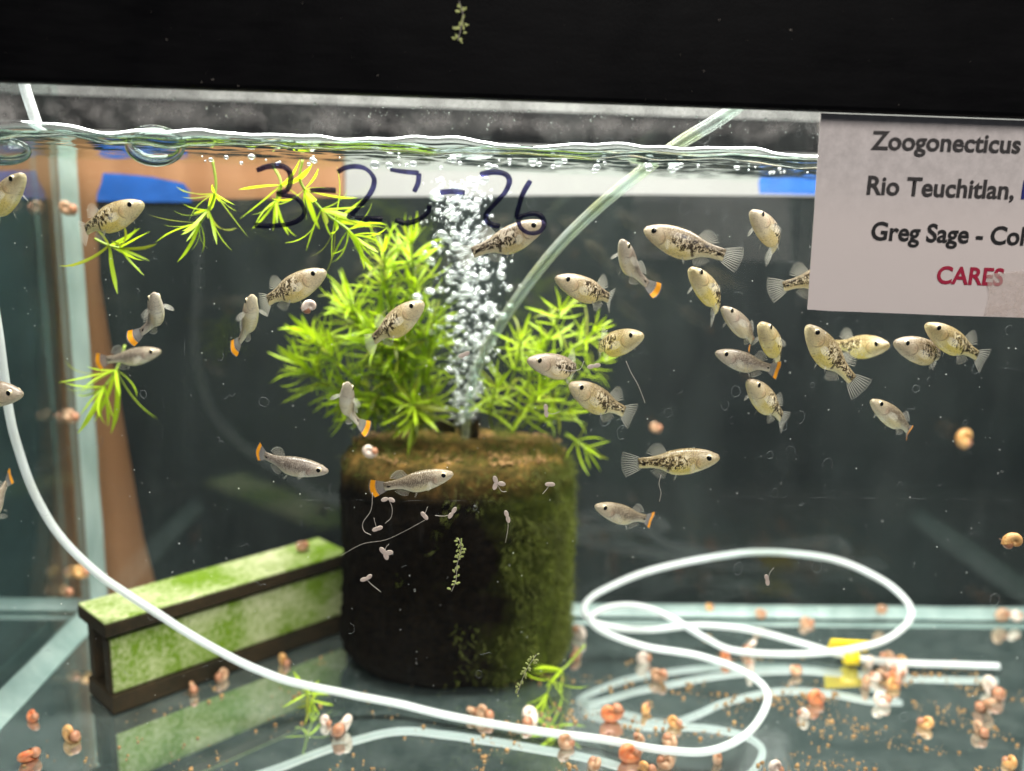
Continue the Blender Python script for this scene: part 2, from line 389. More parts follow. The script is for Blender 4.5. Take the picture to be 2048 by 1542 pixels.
# fish skin: u runs nose -> tail, v belly (0) -> back (1)
def fishmat(name, male):
    k = NT(name)
    uv = k.n("ShaderNodeUVMap").outputs[0]; sep = k.n("ShaderNodeSeparateXYZ", {0: uv}); u, v = sep.outputs[0], sep.outputs[1]
    rnd = k.n("ShaderNodeObjectInfo").outputs["Random"]
    off = k.n("ShaderNodeCombineXYZ", {0: k.math('MULTIPLY', rnd, 37.0), 2: k.math('MULTIPLY', rnd, 11.0)}).outputs[0]
    uo = k.n("ShaderNodeVectorMath", {0: uv, 1: off}, operation='ADD').outputs[0]
    if male:
        c = k.ramp(v, [(0.0, (0.78, 0.74, 0.56)), (0.30, (0.58, 0.52, 0.40)), (0.55, (0.29, 0.235, 0.175)), (1.0, (0.17, 0.125, 0.075))])
    else:
        c = k.ramp(v, [(0.0, (0.80, 0.74, 0.44)), (0.30, (0.74, 0.63, 0.29)), (0.52, (0.56, 0.43, 0.20)), (0.75, (0.34, 0.245, 0.115)), (1.0, (0.20, 0.140, 0.062))])
    # yellow belly patch and rosy gill cover
    bel = k.math('MULTIPLY', k.smooth(v, 0.52, 0.22), k.math('MULTIPLY', k.smooth(u, 0.24, 0.32), k.smooth(u, 0.56, 0.46)))
    c = k.mix(k.math('MULTIPLY', bel, 0.25 if male else 0.8), c, (0.78, 0.64, 0.14))
    head = k.smooth(u, 0.24, 0.15)
    c = k.mix(k.math('MULTIPLY', head, 0.55), c, (0.50, 0.42, 0.29))
    gill = k.math('MULTIPLY', k.math('SUBTRACT', 1.0, k.smooth(k.math('ABSOLUTE', k.math('SUBTRACT', u, 0.205)), 0.0, 0.035)), k.math('SUBTRACT', 1.0, k.smooth(k.math('ABSOLUTE', k.math('SUBTRACT', v, 0.42)), 0.05, 0.22)))
    c = k.mix(k.math('MULTIPLY', gill, 0.28), c, (0.46, 0.20, 0.13))
    # scale net
    vo = k.n("ShaderNodeTexVoronoi", {"Vector": k.scale(uv, (1.0, 0.34, 1)), "Scale": 46.0, "Randomness": 0.35}, feature='DISTANCE_TO_EDGE').outputs[0]
    net = k.math('MULTIPLY', k.smooth(vo, 0.20, 0.02), k.math('MULTIPLY', k.smooth(u, 0.20, 0.28), k.smooth(v, 0.26, 0.50)))
    c = k.mix(k.math('MULTIPLY', net, 0.80 if male else 0.55), c, (0.075, 0.052, 0.038))
    fine = k.noise(k.scale(uo, (1, 0.4, 1)), 62, 3, 0.7)
    c = k.mix(k.math('MULTIPLY', k.smooth(fine, 0.52, 0.66), k.math('ADD', 0.36, k.math('MULTIPLY', k.smooth(v, 0.40, 0.85), 0.45))), c, (0.085, 0.058, 0.035))
    c = k.mix(k.math('MULTIPLY', k.smooth(fine, 0.47, 0.36), 0.28), c, (0.80, 0.72, 0.52))
    # dark broken blotches along the flank, stronger toward the tail
    vb = k.math('ABSOLUTE', k.math('SUBTRACT', v, 0.55))
    tailw = k.smooth(u, 0.30, 0.60)
    bandw = k.math('MULTIPLY', k.smooth(vb, k.math('ADD', 0.20, 0.0) if False else 0.40, 0.08), k.math('MULTIPLY', k.smooth(u, 0.26, 0.34), k.smooth(u, 0.85, 0.80)))
    n1 = k.noise(k.scale(uo, (1.25, 0.26, 1)), 20, 3, 0.66, 1.0)
    thr = k.math('ADD', n1, k.math('MULTIPLY', tailw, 0.05))
    bl = k.math('MULTIPLY', k.smooth(thr, 0.530, 0.556), k.smooth(bandw, 0.1, 0.6))
    c = k.mix(k.math('MULTIPLY', bl, 0.28 if male else 0.95), c, (0.026, 0.016, 0.010))
    light = k.math('MULTIPLY', k.smooth(thr, 0.49, 0.43), bandw)
    c = k.mix(k.math('MULTIPLY', light, 0.15 if male else 0.78), c, (0.88, 0.78, 0.56))
    # crown and gill-cover edge
    gl = k.math('MULTIPLY', k.math('SUBTRACT', 1.0, k.smooth(k.math('ABSOLUTE', k.math('SUBTRACT', k.math('ADD', u, k.math('MULTIPLY', k.math('POWER', k.math('SUBTRACT', v, 0.42), 2.0), 0.5)), 0.232)), 0.004, 0.014)), k.smooth(k.math('ABSOLUTE', k.math('SUBTRACT', v, 0.42)), 0.36, 0.20))
    c = k.mix(k.math('MULTIPLY', gl, 0.5), c, (0.16, 0.09, 0.06))
    c = k.mix(k.math('MULTIPLY', k.math('MULTIPLY', k.smooth(v, 0.72, 0.95), k.smooth(u, 0.26, 0.16)), 0.55), c, (0.16, 0.105, 0.065))
    # bar at the vent, spot before the tail fin
    if not male:
        bar = k.math('MULTIPLY', k.math('SUBTRACT', 1.0, k.smooth(k.math('ABSOLUTE', k.math('SUBTRACT', k.math('ADD', u, k.math('MULTIPLY', v, 0.10)), 0.545)), 0.006, 0.020)), k.math('MULTIPLY', k.smooth(v, 0.06, 0.16), k.smooth(v, 0.56, 0.44)))
        c = k.mix(k.math('MULTIPLY', bar, 0.85), c, (0.035, 0.022, 0.012))
    du = k.math('MULTIPLY', k.math('SUBTRACT', u, 0.765), 26.0); dv = k.math('MULTIPLY', k.math('SUBTRACT', v, 0.46), 5.5)
    spot = k.smooth(k.math('SQRT', k.math('ADD', k.math('MULTIPLY', du, du), k.math('MULTIPLY', dv, dv))), 0.8, 0.45)
    c = k.mix(spot, c, (0.012, 0.009, 0.008))
    # mouth line
    mo = k.math('MULTIPLY', k.smooth(k.math('ABSOLUTE', k.math('SUBTRACT', v, k.math('ADD', 0.47, k.math('MULTIPLY', u, -1.2)))), 0.035, 0.012), k.smooth(u, 0.050, 0.030))
    c = k.mix(k.math('MULTIPLY', mo, 0.7), c, (0.10, 0.06, 0.04))
    hv = k.n("ShaderNodeHueSaturation", {"Hue": k.math('ADD', 0.49, k.math('MULTIPLY', rnd, 0.02)), "Saturation": k.math('ADD', 0.72, k.math('MULTIPLY', rnd, 0.34)), "Value": k.math('ADD', 1.22, k.math('MULTIPLY', rnd, 0.26)), "Color": c}).outputs[0]
    p = k.bsdf(Base_Color=hv, Roughness=0.27, Specular_IOR_Level=0.6, Normal=k.bump(vo, 0.30, 0.0003))
    return k.done(k.mixs(0.22, p, k.n("ShaderNodeBsdfTranslucent", {0: hv}).outputs[0]))
M['fishF'] = fishmat("fish_skin_speckled", False); M['fishM'] = fishmat("fish_skin_plain", True)
def finmat(name, kind):
    k = NT(name)
    uv = k.n("ShaderNodeUVMap").outputs[0]; sep = k.n("ShaderNodeSeparateXYZ", {0: uv}); u, v = sep.outputs[0], sep.outputs[1]
    rays = k.smooth(k.math('SINE', k.math('MULTIPLY', v, 66.0)), 0.1, 0.95)
    fade = k.smooth(u, 1.05, 0.2)
    a = k.math('ADD', 0.09, k.math('MULTIPLY', rays, k.math('ADD', 0.18, k.math('MULTIPLY', fade, 0.48))))
    c = (0.82, 0.79, 0.68)
    if kind == 'orange':
        band = k.math('MULTIPLY', k.smooth(u, 0.58, 0.68), k.smooth(u, 0.97, 0.90))
        c = k.mix(band, (0.34, 0.31, 0.30), (0.86, 0.33, 0.008))
        a = k.math('ADD', k.math('MULTIPLY', band, 0.62), k.math('ADD', 0.28, k.math('MULTIPLY', fade, 0.35)), clamp=True)
    elif kind == 'edge':
        band = k.smooth(u, 0.80, 0.92)
        c = k.mix(band, (0.44, 0.41, 0.36), (0.80, 0.80, 0.72)); a = k.math('ADD', a, 0.16, clamp=True)
    p = k.bsdf(Base_Color=c, Roughness=0.4, Specular_IOR_Level=0.4)
    p = k.mixs(0.4, p, k.n("ShaderNodeBsdfTranslucent", {0: c}).outputs[0])
    return k.done(k.mixs(a, k.n("ShaderNodeBsdfTransparent").outputs[0], p))
M['fin'] = finmat("fin_clear", 'clear'); M['finorange'] = finmat("fin_orange_edge", 'orange'); M['finedge'] = finmat("fin_white_edge", 'edge')
M['iris'] = plain("eye_iris", (0.72, 0.62, 0.40), 0.18, 0.7)
M['pupil'] = plain("eye_pupil", (0.004, 0.004, 0.004), 0.06, 0.8)

# ------------------------------------------------------------------ the setting behind and under the tank
wall = box("wall", -1.2, 1.4, YB+0.240, YB+0.250, -0.1, 0.8, M['wall']); tag(wall, kind="structure", label="white wall behind the tank")
shelf = box("shelf", -0.6, 0.8, -0.10, YB+0.058, -0.05, -0.008, M['shelf']); tag(shelf, kind="structure", label="dark shelf the tank stands on")

xw = atY(695, 380, YB+0.03).x
ply = box("wood_panel", XL-0.045, xw, YB+0.0122, YB+0.024, -0.006, 0.2705, M['wood'], b=0.001)
tag(ply, "orange plywood panel standing behind the corner of the tank", "wood panel")
yb = YB+0.0075
poly = [atY(x, y, yb) for x, y in ((192, 402), (200, 560), (286, 1070), (330, 1330))]
poly += [Vector((0.42, yb, -0.002)), Vector((0.42, yb, atY(1600, 390, yb).z+0.004)), atY(1300, 389, yb), atY(700, 394, yb), atY(400, 399, yb)]
poly[3].z = -0.002
bd = prism("background_board", poly, (0, 0.003, 0), M['board']); tag(bd, "large black background board fixed behind the back glass", "board")
sb = box("background_board", XL-0.014, XL-0.0115, 0.002, YB+0.004, -0.004, 0.236, M['addedboard']); tag(sb, "added dull blue-grey board outside the side glass, keeping that side dark", "board")  # added, unseen board that keeps the view through this glass dark
def tape(pts, label):
    P = [atY(x, y, yb-0.0014) for x, y in pts]
    t = prism("tape", P, (0, 0.0003, 0), M['tape']); tag(t, label, "tape", "strips of blue tape on the background board")
tape([(206, 346), (232, 347), (300, 353), (368, 367), (372, 374), (380, 382), (378, 392), (384, 404), (300, 404), (193, 402), (194, 388), (200, 372), (203, 364)], "torn strip of blue tape on the orange wood near the corner of the tank")
tape([(1517, 360), (1600, 362), (1720, 366), (1722, 392), (1600, 389), (1519, 387)], "strip of blue tape half hidden behind the paper card")

# ------------------------------------------------------------------ aquarium
aq = empty("aquarium", (0, 0, 0)); tag(aq, "glass aquarium with black plastic frame and white silicone seams, filled with water", "aquarium")
GT = 0.005
fg = box("front_glass", XL-GT, XR+GT, -GT, 0, 0, 0.30, M['front'], aq)
box("back_glass", XL-GT, XR+GT, YB, YB+GT, 0, 0.30, M['back'], aq)
box("left_glass", XL-GT, XL, 0.0002, YB-0.0002, 0, 0.30, M['side'], aq)
box("right_glass", XR, XR+GT, 0.0002, YB-0.0002, 0, 0.30, M['side'], aq)
bt = box("bottom_glass", XL, XR, 0.0003, YB-0.0003, -0.006, 0.0, M['bottom'], aq)
# frame rails
box("frame_rail", XL-0.010, XR+0.010, -0.011, -0.0052, ZR, 0.3125, M['frame'], aq, 0.0016)
box("frame_rail", XL-0.010, XR+0.010, YB+0.0052, YB+0.010, ZR-0.0002, 0.2895, M['frame'], aq, 0.001)
box("frame_rail", XL-0.010, XL-0.0052, -0.005, YB+0.005, ZR, 0.2935, M['frame'], aq, 0.001)
box("frame_rail", XR+0.0052, XR+0.010, -0.005, YB+0.005, ZR, 0.2935, M['frame'], aq, 0.001)
# silicone seams: wobbly quarter-round beads
def seam(a, b, d1, d2, r, name="silicone_seam"):
    a, b, d1, d2 = Vector(a), Vector(b), Vector(d1), Vector(d2); n = 60; V = []; F = []; K = 6
    for i in range(n+1):
        p = a.lerp(b, i/n); s1 = r*(1+0.07*fbm(p*25+Vector((3, 1, 2)), 3)); s2 = r*(1+0.08*fbm(p*22, 3))
        V.append(p)
        for q in range(K+1):
            t = q/K; V.append(p+d1*s1*(1-t)**1.35+d2*s2*t**1.35)
    st = K+2
    for i in range(n):
        for q in range(1, K+1): F.append((i*st+q, (i+1)*st+q, (i+1)*st+q+1, i*st+q+1))
    return mob(name, V, F, M['silicone'], aq)
e = 0.0004
seam((XL+e, YB-e, 0), (XL+e, YB-e, ZW+0.012), (1, 0, 0), (0, -1, 0), 0.0068)
seam((XL, YB-e, 0.0012), (XR, YB-e, 0.0012), (0, -1, 0), (0, 0, 1), 0.0058)
seam((XL+e, 0, e), (XL+e, YB, e), (1, 0, 0), (0, 0, 1), 0.0085)
seam((XR-e, YB-e, 0), (XR-e, YB-e, 0.30), (-1, 0, 0), (0, -1, 0), 0.0085)
seam((XR-e, 0, e), (XR-e, YB, e), (-1, 0, 0), (0, 0, 1), 0.009)
# marker date on the outside of the front glass
def stroke(pts, wpx=11, name="marker_stroke"):
    P = catmull([atY(x, y, -GT-0.0004) for x, y in pts], 8)
    r = wpx*0.5*0.305/FPX; n = len(P); V = []; F = []
    for i, p in enumerate(P):
        t = (P[min(i+1, n-1)]-P[max(i-1, 0)]).normalized(); nn = Vector((-t.z, 0, t.x))
        rr = r*(0.9+0.25*fbm((p.x*90, p.z*90, 4), 2))
        if i in (0, n-1): rr *= 0.8
        V += [p+nn*rr, p-nn*rr, p+nn*rr+Vector((0, 0.0002, 0)), p-nn*rr+Vector((0, 0.0002, 0))]
    for i in range(n-1):
        a, b = i*4, i*4+4
        F += [(a, a+1, b+1, b), (a+2, b+2, b+3, a+3), (a, b, b+2, a+2), (a+1, a+3, b+3, b+1)]
    return mob(name, V, F, M['marker'], fg)
for s in ([(513, 341), (535, 333), (563, 332), (578, 342), (581, 360), (574, 380), (556, 388), (590, 395), (606, 412), (608, 428), (596, 441), (572, 449), (540, 452), (508, 450)],
          [(620, 381), (645, 380), (672, 381)],
          [(675, 344), (692, 335), (716, 333), (735, 340), (748, 358), (744, 380), (728, 403), (704, 428), (699, 434), (725, 437), (765, 438)],
          [(780, 339), (806, 343), (838, 346)],
          [(838, 346), (836, 366), (828, 384)], [(790, 440), (812, 446), (835, 440), (855, 425), (859, 410)],
          [(880, 385), (905, 383), (930, 386)],
          [(960, 350), (985, 344), (1010, 348), (1019, 362), (1010, 385), (992, 405), (975, 424), (972, 438), (985, 450), (1000, 452)],
          [(1061, 361), (1048, 383), (1040, 405), (1034, 434), (1050, 430), (1070, 427), (1084, 434), (1088, 450), (1078, 464), (1058, 466), (1042, 456), (1036, 440)]):
    stroke(s)
# dried rings and squiggles on the glass (one mass of marks)
J = Join(); rr = random.Random(5)
spots = [(1150, 785), (1555, 350), (808, 310), (1210, 840), (1238, 850), (1245, 865), (1060, 405), (1370, 415), (1415, 425), (1450, 425), (950, 1016), (1465, 840), (1500, 735), (1450, 810), (1600, 835), (1625, 770),
         (1540, 910), (1580, 905), (1655, 930), (1800, 970), (1880, 965), (1690, 985), (1550, 985), (1690, 700), (1930, 845), (1270, 590), (1310, 585), (440, 712), (945, 205), (1000, 260), (1180, 240), (1260, 250), (1600, 255), (985, 225)]
spots += [(rr.uniform(1150, 2040), rr.uniform(640, 1500)) for _ in range(36)] + [(rr.uniform(200, 1150), rr.uniform(420, 1500)) for _ in range(12)] + [(rr.uniform(600, 1640), rr.uniform(212, 300)) for _ in range(26)]
for (x, y) in spots:
    c = atY(x, y, -0.0003); R = rr.uniform(0.0007, 0.0026); ax = rr.uniform(0.6, 1.0); sd = rr.uniform(0, 50); a0 = rr.uniform(0, 2*pi); span = rr.choice((2*pi, 2*pi, 4.0, 3.0))
    P = []
    for i in range(23):
        a = a0+span*i/22; q = R*(1+0.22*noise.noise(Vector((math.cos(a)*1.5, math.sin(a)*1.5, sd))))
        P.append(c+Vector((q*ax*math.cos(a), 0, q*math.sin(a))))
    J.add(tube_vf(P, 0.000065*rr.uniform(0.7, 1.3), 4))
for _ in range(70):                                    # fibres
    c = atY(rr.uniform(60, 2040), rr.uniform(430, 1500), -0.0003); a = rr.uniform(0, pi); L = rr.uniform(0.001, 0.005); sd = rr.uniform(0, 50)
    P = [c+Vector((math.cos(a+noise.noise(Vector((sd, i*0.4, 0))))*L*i/7, 0, math.sin(a+noise.noise(Vector((sd, i*0.4, 0))))*L*i/7)) for i in range(8)]
    J.add(tube_vf(P, 0.00006, 4))
for (a, b) in (((560, 1000), (1140, 1003)), ((1380, 992), (2046, 1000)), ((1955, 735), (2048, 738)), ((1100, 1140), (1150, 1142)), ((330, 520), (325, 900)), ((370, 480), (368, 950))):
    n = 40; P = [atY(a[0]+(b[0]-a[0])*i/n, a[1]+(b[1]-a[1])*i/n+3*noise.noise(Vector((i*0.5, a[0], 0))), -0.0003) for i in range(n+1)]
    J.add(tube_vf(P, lambda t, s=a[0]: 0.00007*max(0.05, noise.noise(Vector((t*14, s, 3)))*1.6), 4))
tag(J.build("water_marks", M['marks'], fg), kind="stuff")
fm = [atY(x, y, -GT-0.0003) for x, y in ((-60, 150), (1650, 215), (1650, 312), (-60, 275))]
mob("lime_film", fm, [(0, 1, 2, 3)], M['film'], fg, smooth=False)
# droplets on the inside of the dry glass
J = Join()
for _ in range(170):
    x = rr.uniform(330, 1640); y = 192+(x-200)*0.033+abs(rr.gauss(0, 26))
    c = atY(x, y, 0.0); q = rr.choice((0.00014, 0.00018, 0.00022, 0.0004))*rr.uniform(0.6, 1.2)
    J.add(ball_vf(c, q, q*0.5, q*rr.uniform(0.8, 1.4), 7, 5))
tag(J.build("water_drops", M['drop'], fg), kind="stuff")

J = Join()
for _ in range(70):
    c = atY(rr.uniform(0, 2048), rr.uniform(0, 225), -0.0112); q = rr.choice((0.00004, 0.00006, 0.00008, 0.0002))*rr.uniform(.7, 1.3)
    if c.z < ZR+0.001 or c.z > 0.311: continue
    J.add(ball_vf(c, q*rr.uniform(.7, 2.0), 0.00005, q, 6, 4))
tag(J.build("frame_dust", M['dust'], aq), kind="stuff")
lid = box("tank_lid", XL-0.006, XR+0.006, -0.0095, 0.010, 0.3132, 0.328, M['lid'], b=0.001)
tag(lid, "speckled grey lid resting on the black tank frame", "lid")

# ------------------------------------------------------------------ water
def wz(x, y):
    z = ZW + 0.0009*noise.noise(Vector((x*38, y*60, 0))) + 0.0005*noise.noise(Vector((x*110, y*160, 5)))
    z += 0.0016*(1+0.7*noise.noise(Vector((x*45, 2, 7))))*math.exp(-max(y, 0)/0.0022)
    return z
ys = [0.0003*i for i in range(0, 20)]+[0.006+0.002*i for i in range(82)]+[YB]
xs = [XL+(XR-XL)*i/240 for i in range(241)]
V = [(x, y+0.0002 if y < 0.001 else min(y, YB-0.0003), wz(x, y)) for y in ys for x in xs]; nx = len(xs)
F = [(j*nx+i, j*nx+i+1, (j+1)*nx+i+1, (j+1)*nx+i) for j in range(len(ys)-1) for i in range(nx-1)]
wt = mob("water", V, F, M['water']); tag(wt, kind="structure", label="rippled water surface with a thick wavy edge against the front glass")
# the swollen edge where the water climbs the glass
P = []; n = 260
for i in range(n+1):
    x = -0.20+0.36*i/n
    P.append(Vector((x, 0.0021, ZW+0.0012+0.0022*noise.noise(Vector((x*30, 1, 2)))+0.0009*noise.noise(Vector((x*90, 4, 2))))))
V, F = [], []
seg = 14
for i, p in enumerate(P):
    h = 0.0025*(1+0.6*noise.noise(Vector((p.x*34, 9, 1))))
    for q in range(seg):
        a = 2*pi*q/seg
        V.append((p.x, 0.0027+0.0023*math.cos(a), p.z+h*math.sin(a)+0.0004*noise.noise(Vector((p.x*120, a*1.5, 3)))))
for i in range(n):
    for q in range(seg):
        a = i*seg+q; b = i*seg+(q+1) % seg; F.append((a, a+seg, b+seg, b))
mob("water_edge", V, F, M['meniscus'], wt)
for (x, y, rx, rz, lab) in ((312, 289, 0.0092, 0.0058, "large clear bubble floating in the water edge at the glass"), (8, 300, 0.0085, 0.0036, "flat clear bubble at the water edge beside the picture border")):
    c = atY(x, y, 0.005); v, f = ball_vf((0, 0, 0), rx, 0.0045, rz, 32, 18)
    b = empty("surface_bubble", c); tag(b, lab, "bubble", "large bubbles at the water edge")
    mob("film", v, f, M['dome'], b)
    v, f = ball_vf((0, 0.0002, -rz*0.05), rx*0.80, 0.0036, rz*0.74, 28, 14)
    mob("inner_film", v, f, M['dome'], b)
    ring = [Vector((rx*0.98*math.cos(2*pi*i/48), -0.0005, rz*0.98*math.sin(2*pi*i/48))) for i in range(49)]
    tube("water_ring", ring, lambda t: 0.0011*(1.15+0.5*math.sin(t*2*pi+3.6)), M['meniscus'], b, 12, False)
# foam: small bubbles under the surface along the glass
J = Join()
for _ in range(62):
    x = rr.uniform(380, 1640); c = atY(x, 318+(x-1024)*0.012+rr.uniform(-3, 22), rr.uniform(0.004, 0.06)); q = rr.choice((0.0005, 0.0007, 0.0009, 0.0012, 0.0018))*rr.uniform(0.7, 1.1)
    c.z = min(c.z, ZW-0.0006)
    J.add(ball_vf(c, q, q, q*0.8, 10, 7))
tag(J.build("foam", M['bubble']), "row of small foam bubbles clinging under the water surface", "foam", kind="stuff")

# ------------------------------------------------------------------ algae-grown tile channel
b0 = atZ(230, 1430, 0); dx = (atZ(672, 1268, 0)-b0).normalized(); dyv = Vector((-0.72, 0.694, 0)).normalized(); Ws = 0.025; Ls = (YB-0.004-b0.y-dyv.y*(Ws+0.002))/dx.y
tile = empty("tile_channel", b0); tag(tile, "long open-ended channel of algae-covered tiles lying on the tank floor", "tile channel")
def tilebox(name, x0, x1, y0, y1, z0, z1, m):
    v, f = box_vf(x0, x1, y0, y1, z0, z1, 0.0008); v = [dx*p[0]+dyv*p[1]+Vector((0, 0, p[2])) for p in v]
    return mob(name, v, f, m, tile, smooth=False)
tilebox("base_tile", -0.001, Ls, -0.001, Ws+0.001, 0.0008, 0.0098, M['slatedark'])
tilebox("front_tile", 0.0006, Ls, 0.0012, 0.0070, 0.0100, 0.0375, M['slate'])
tilebox("tile_edge", -0.0006, 0.0004, 0.0012, 0.0070, 0.0100, 0.0375, M['slatedark'])
tilebox("back_tile", 0.0, Ls, Ws-0.0058, Ws, 0.0100, 0.0375, M['slatedark'])
tilebox("shade_strip", 0.003, Ls, 0.0045, Ws-0.003, 0.0377, 0.0406, M['slatedark'])  # dark inset strip standing in for the shade under the slab's overhang
tilebox("top_tile", -0.0030, Ls, -0.0030, Ws+0.002, 0.0408, 0.0470, M['slatedark'])
tilebox("algae_film", -0.0027, Ls, -0.0027, Ws+0.0017, 0.0471, 0.0482, M['slate'])

# ------------------------------------------------------------------ sponge filter
fc = Vector((-0.0080, 0.1185, 0)); RX, RY, HT = 0.0605, 0.040, 0.1165
flt = empty("sponge_filter", fc); tag(flt, "black round sponge filter overgrown with algae, bubbles rising from its top", "filter")
NA, NH = 110, 64
def outline(a, t):
    r = 1.0 - 0.05*(t**3) - 0.18*max(0, (0.14-t)/0.14)**2.2 - 0.05*max(0, (t-0.93)/0.07)**2
    c, s = math.cos(a), math.sin(a)
    ex = 0.86
    x = RX*math.copysign(abs(c)**ex, c)*r; y = RY*math.copysign(abs(s)**ex, s)*r
    return x, y
V, F = [], []
for j in range(NH+1):
    t = j/NH
    for i in range(NA):
        a = 2*pi*i/NA; x, y = outline(a, t); z = 0.0008+HT*t
        p = Vector((x*55, y*55, z*30)); d = 1+0.045*fbm(p, 4)+0.028*noise.noise(Vector((x*240, y*240, z*150)))+0.014*noise.noise(Vector((x*700, y*700, z*600)))-0.03*max(0, math.sin(a*9+0.6))**6
        V.append((x*d, y*d, z+0.0025*noise.noise(Vector((x*60, y*60, 3)))*t))
for j in range(NH):
    for i in range(NA):
        a = j*NA+i; b = j*NA+(i+1) % NA; F.append((a, b, b+NA, a+NA))
base = NH*NA
NR = 12
for q in range(1, NR):
    s = 1-q/NR
    for i in range(NA):
        a = 2*pi*i/NA; x, y = outline(a, 1.0); z = 0.0008+HT+0.0018*(1-s)
        V.append((x*s, y*s, z+0.0030*fbm((x*s*90, y*s*90, 2), 4)))
for q in range(NR-1):
    for i in range(NA):
        a = base+q*NA+i if q else base+i; b = base+q*NA+(i+1) % NA if q else base+(i+1) % NA
        a2 = (NH+1)*NA+q*NA+i; b2 = (NH+1)*NA+q*NA+(i+1) % NA
        a1 = NH*NA+i if q == 0 else (NH+1)*NA+(q-1)*NA+i; b1 = NH*NA+(i+1) % NA if q == 0 else (NH+1)*NA+(q-1)*NA+(i+1) % NA
        F.append((a1, b1, b2, a2))
F.append(tuple((NH+1)*NA+(NR-2)*NA+i for i in range(NA)))
mob("foam_body", V, F, M['sponge'], flt)
for (px, py, r, h) in ((938, 862, 0.0062, 0.013), (893, 858, 0.0058, 0.012)):
    c = atZ(px, py, HT+0.004)-fc
    r1 = [Vector((c.x, c.y, HT-0.004)), Vector((c.x, c.y, HT+h*0.75)), Vector((c.x, c.y, HT+h*0.78)), Vector((c.x, c.y, HT+h))]
    tube("outlet_cap", r1, lambda t, r=r: r*(0.92 if t < 0.4 else 1.0), M['black'], flt, 20)
# algae fuzz
J = Join(); rf = random.Random(3)
def strand(p, d, L, wv):
    side = d.cross(Vector((rf.uniform(-1, 1), rf.uniform(-1, 1), rf.uniform(-1, 1)))).normalized()*wv
    q = p+d*L*0.5+Vector((rf.gauss(0, 1), rf.gauss(0, 1), rf.gauss(0, 1)))*L*0.18
    n = len(J.v); J.v += [tuple(p-side), tuple(p+side), tuple(q+side*0.7), tuple(q-side*0.7), tuple(q+d*L*0.5+Vector((rf.gauss(0, 1), rf.gauss(0, 1), -0.6))*L*0.2)]
    J.f += [(n, n+1, n+2, n+3), (n+3, n+2, n+4)]
for _ in range(20000):
    a = rf.choice((rf.gauss(-0.15, 0.55), rf.uniform(-pi, pi), rf.gauss(-0.5, 0.35))); t = rf.random()**0.8
    x, y = outline(a, t); z = HT*t
    dens = noise.noise(Vector((x*70, y*70, z*45)))+0.55*(x/RX)
    if dens < 0.30 and t < 0.93: continue
    nrm = Vector((math.cos(a)/RX, math.sin(a)/RY, 0.02)).normalized()
    strand(Vector((x, y, z))*0.995, (nrm+Vector((rf.gauss(0, .5), rf.gauss(0, .5), rf.gauss(-0.2, .5)))).normalized(), rf.uniform(0.0012, 0.0052), 0.00013)
for _ in range(5500):
    a = rf.uniform(-pi, pi); s = rf.random()**0.5; x, y = outline(a, 1.0); x *= s; y *= s
    if noise.noise(Vector((x*60, y*60, 7))) < -0.05: continue
    strand(Vector((x, y, HT+0.001)), Vector((rf.gauss(0, .5), rf.gauss(0, .5), 1)).normalized(), rf.choice((0.002, 0.003, 0.005, 0.008))*rf.uniform(.6, 1.1), 0.00013)
tag(J.build("algae_fuzz", M['fuzz'], flt), kind="stuff")
J = Join()
for _ in range(1600):
    a = rf.uniform(-pi, pi); s = 1-rf.random()**1.6*0.55; x, y = outline(a, 1.0)
    if noise.noise(Vector((x*s*50+4, y*s*50, 2)))+0.25*(x/RX) < 0.02: continue
    q = rf.uniform(0.0003, 0.0009)
    J.add(ball_vf((x*s, y*s, HT+0.0014+rf.uniform(-.0006, .0014)), q, q*rf.uniform(.7, 1.2), q*.8, 6, 4))
tag(J.build("crumbs", M['crumb'], flt), kind="stuff")

# ------------------------------------------------------------------ tubing
def P(px, py, z): return atZ(px, py, z)
path = [atY(-40, 420, 0.040), atY(-18, 560, 0.044), atY(2, 700, 0.048), atY(16, 810, 0.052), atY(50, 940, 0.056), atY(108, 1055, 0.059), atY(200, 1150, 0.060), atY(320, 1230, 0.060), atY(430, 1298, 0.059),
        P(560, 1357, 0.0227), P(700, 1388, 0.0125), P(800, 1408, 0.0072), P(900, 1432, 0.0050), P(1050, 1458, 0.0046), P(1200, 1478, 0.0055), P(1330, 1500, 0.0075), P(1420, 1502, 0.0095), P(1500, 1462, 0.0120),
        P(1536, 1392, 0.0146), P(1490, 1345, 0.017), P(1400, 1312, 0.020), P(1290, 1293, 0.0225), P(1205, 1262, 0.0250), P(1182, 1235, 0.0275), P(1220, 1214, 0.0305), P(1285, 1213, 0.0325), P(1350, 1240, 0.0300),
        P(1410, 1275, 0.022), P(1465, 1300, 0.0150), P(1560, 1308, 0.0110), P(1660, 1304, 0.0120), P(1760, 1284, 0.0175), P(1816, 1245, 0.024), P(1815, 1205, 0.030), P(1760, 1158, 0.034), P(1660, 1117, 0.037),
        P(1520, 1104, 0.038), P(1400, 1119, 0.036), P(1280, 1148, 0.033), P(1190, 1190, 0.030), P(1168, 1222, 0.027), P(1200, 1248, 0.023), P(1290, 1260, 0.018), P(1400, 1250, 0.0165), P(1500, 1260, 0.013),
        P(1600, 1285, 0.0085), P(1700, 1314, 0.0050), P(1800, 1325, 0.0046), P(1900, 1329, 0.0045), P(1998, 1332, 0.0045)]
tb = empty("airline_tubing", path[9]); tag(tb, "milky white airline tubing looped and coiled over the tank floor", "tubing")
def off(path, o): return [p-o for p in path]
TR = 0.00178
full = catmull(path, 9)
full = [p+Vector((noise.noise(p*70), noise.noise(p*70+Vector((9, 0, 0))), 0.5*noise.noise(p*70+Vector((0, 9, 0)))))*0.0003 for p in full]
tube("hose", off(full, path[9]), TR, M['tube'], tb, 14)
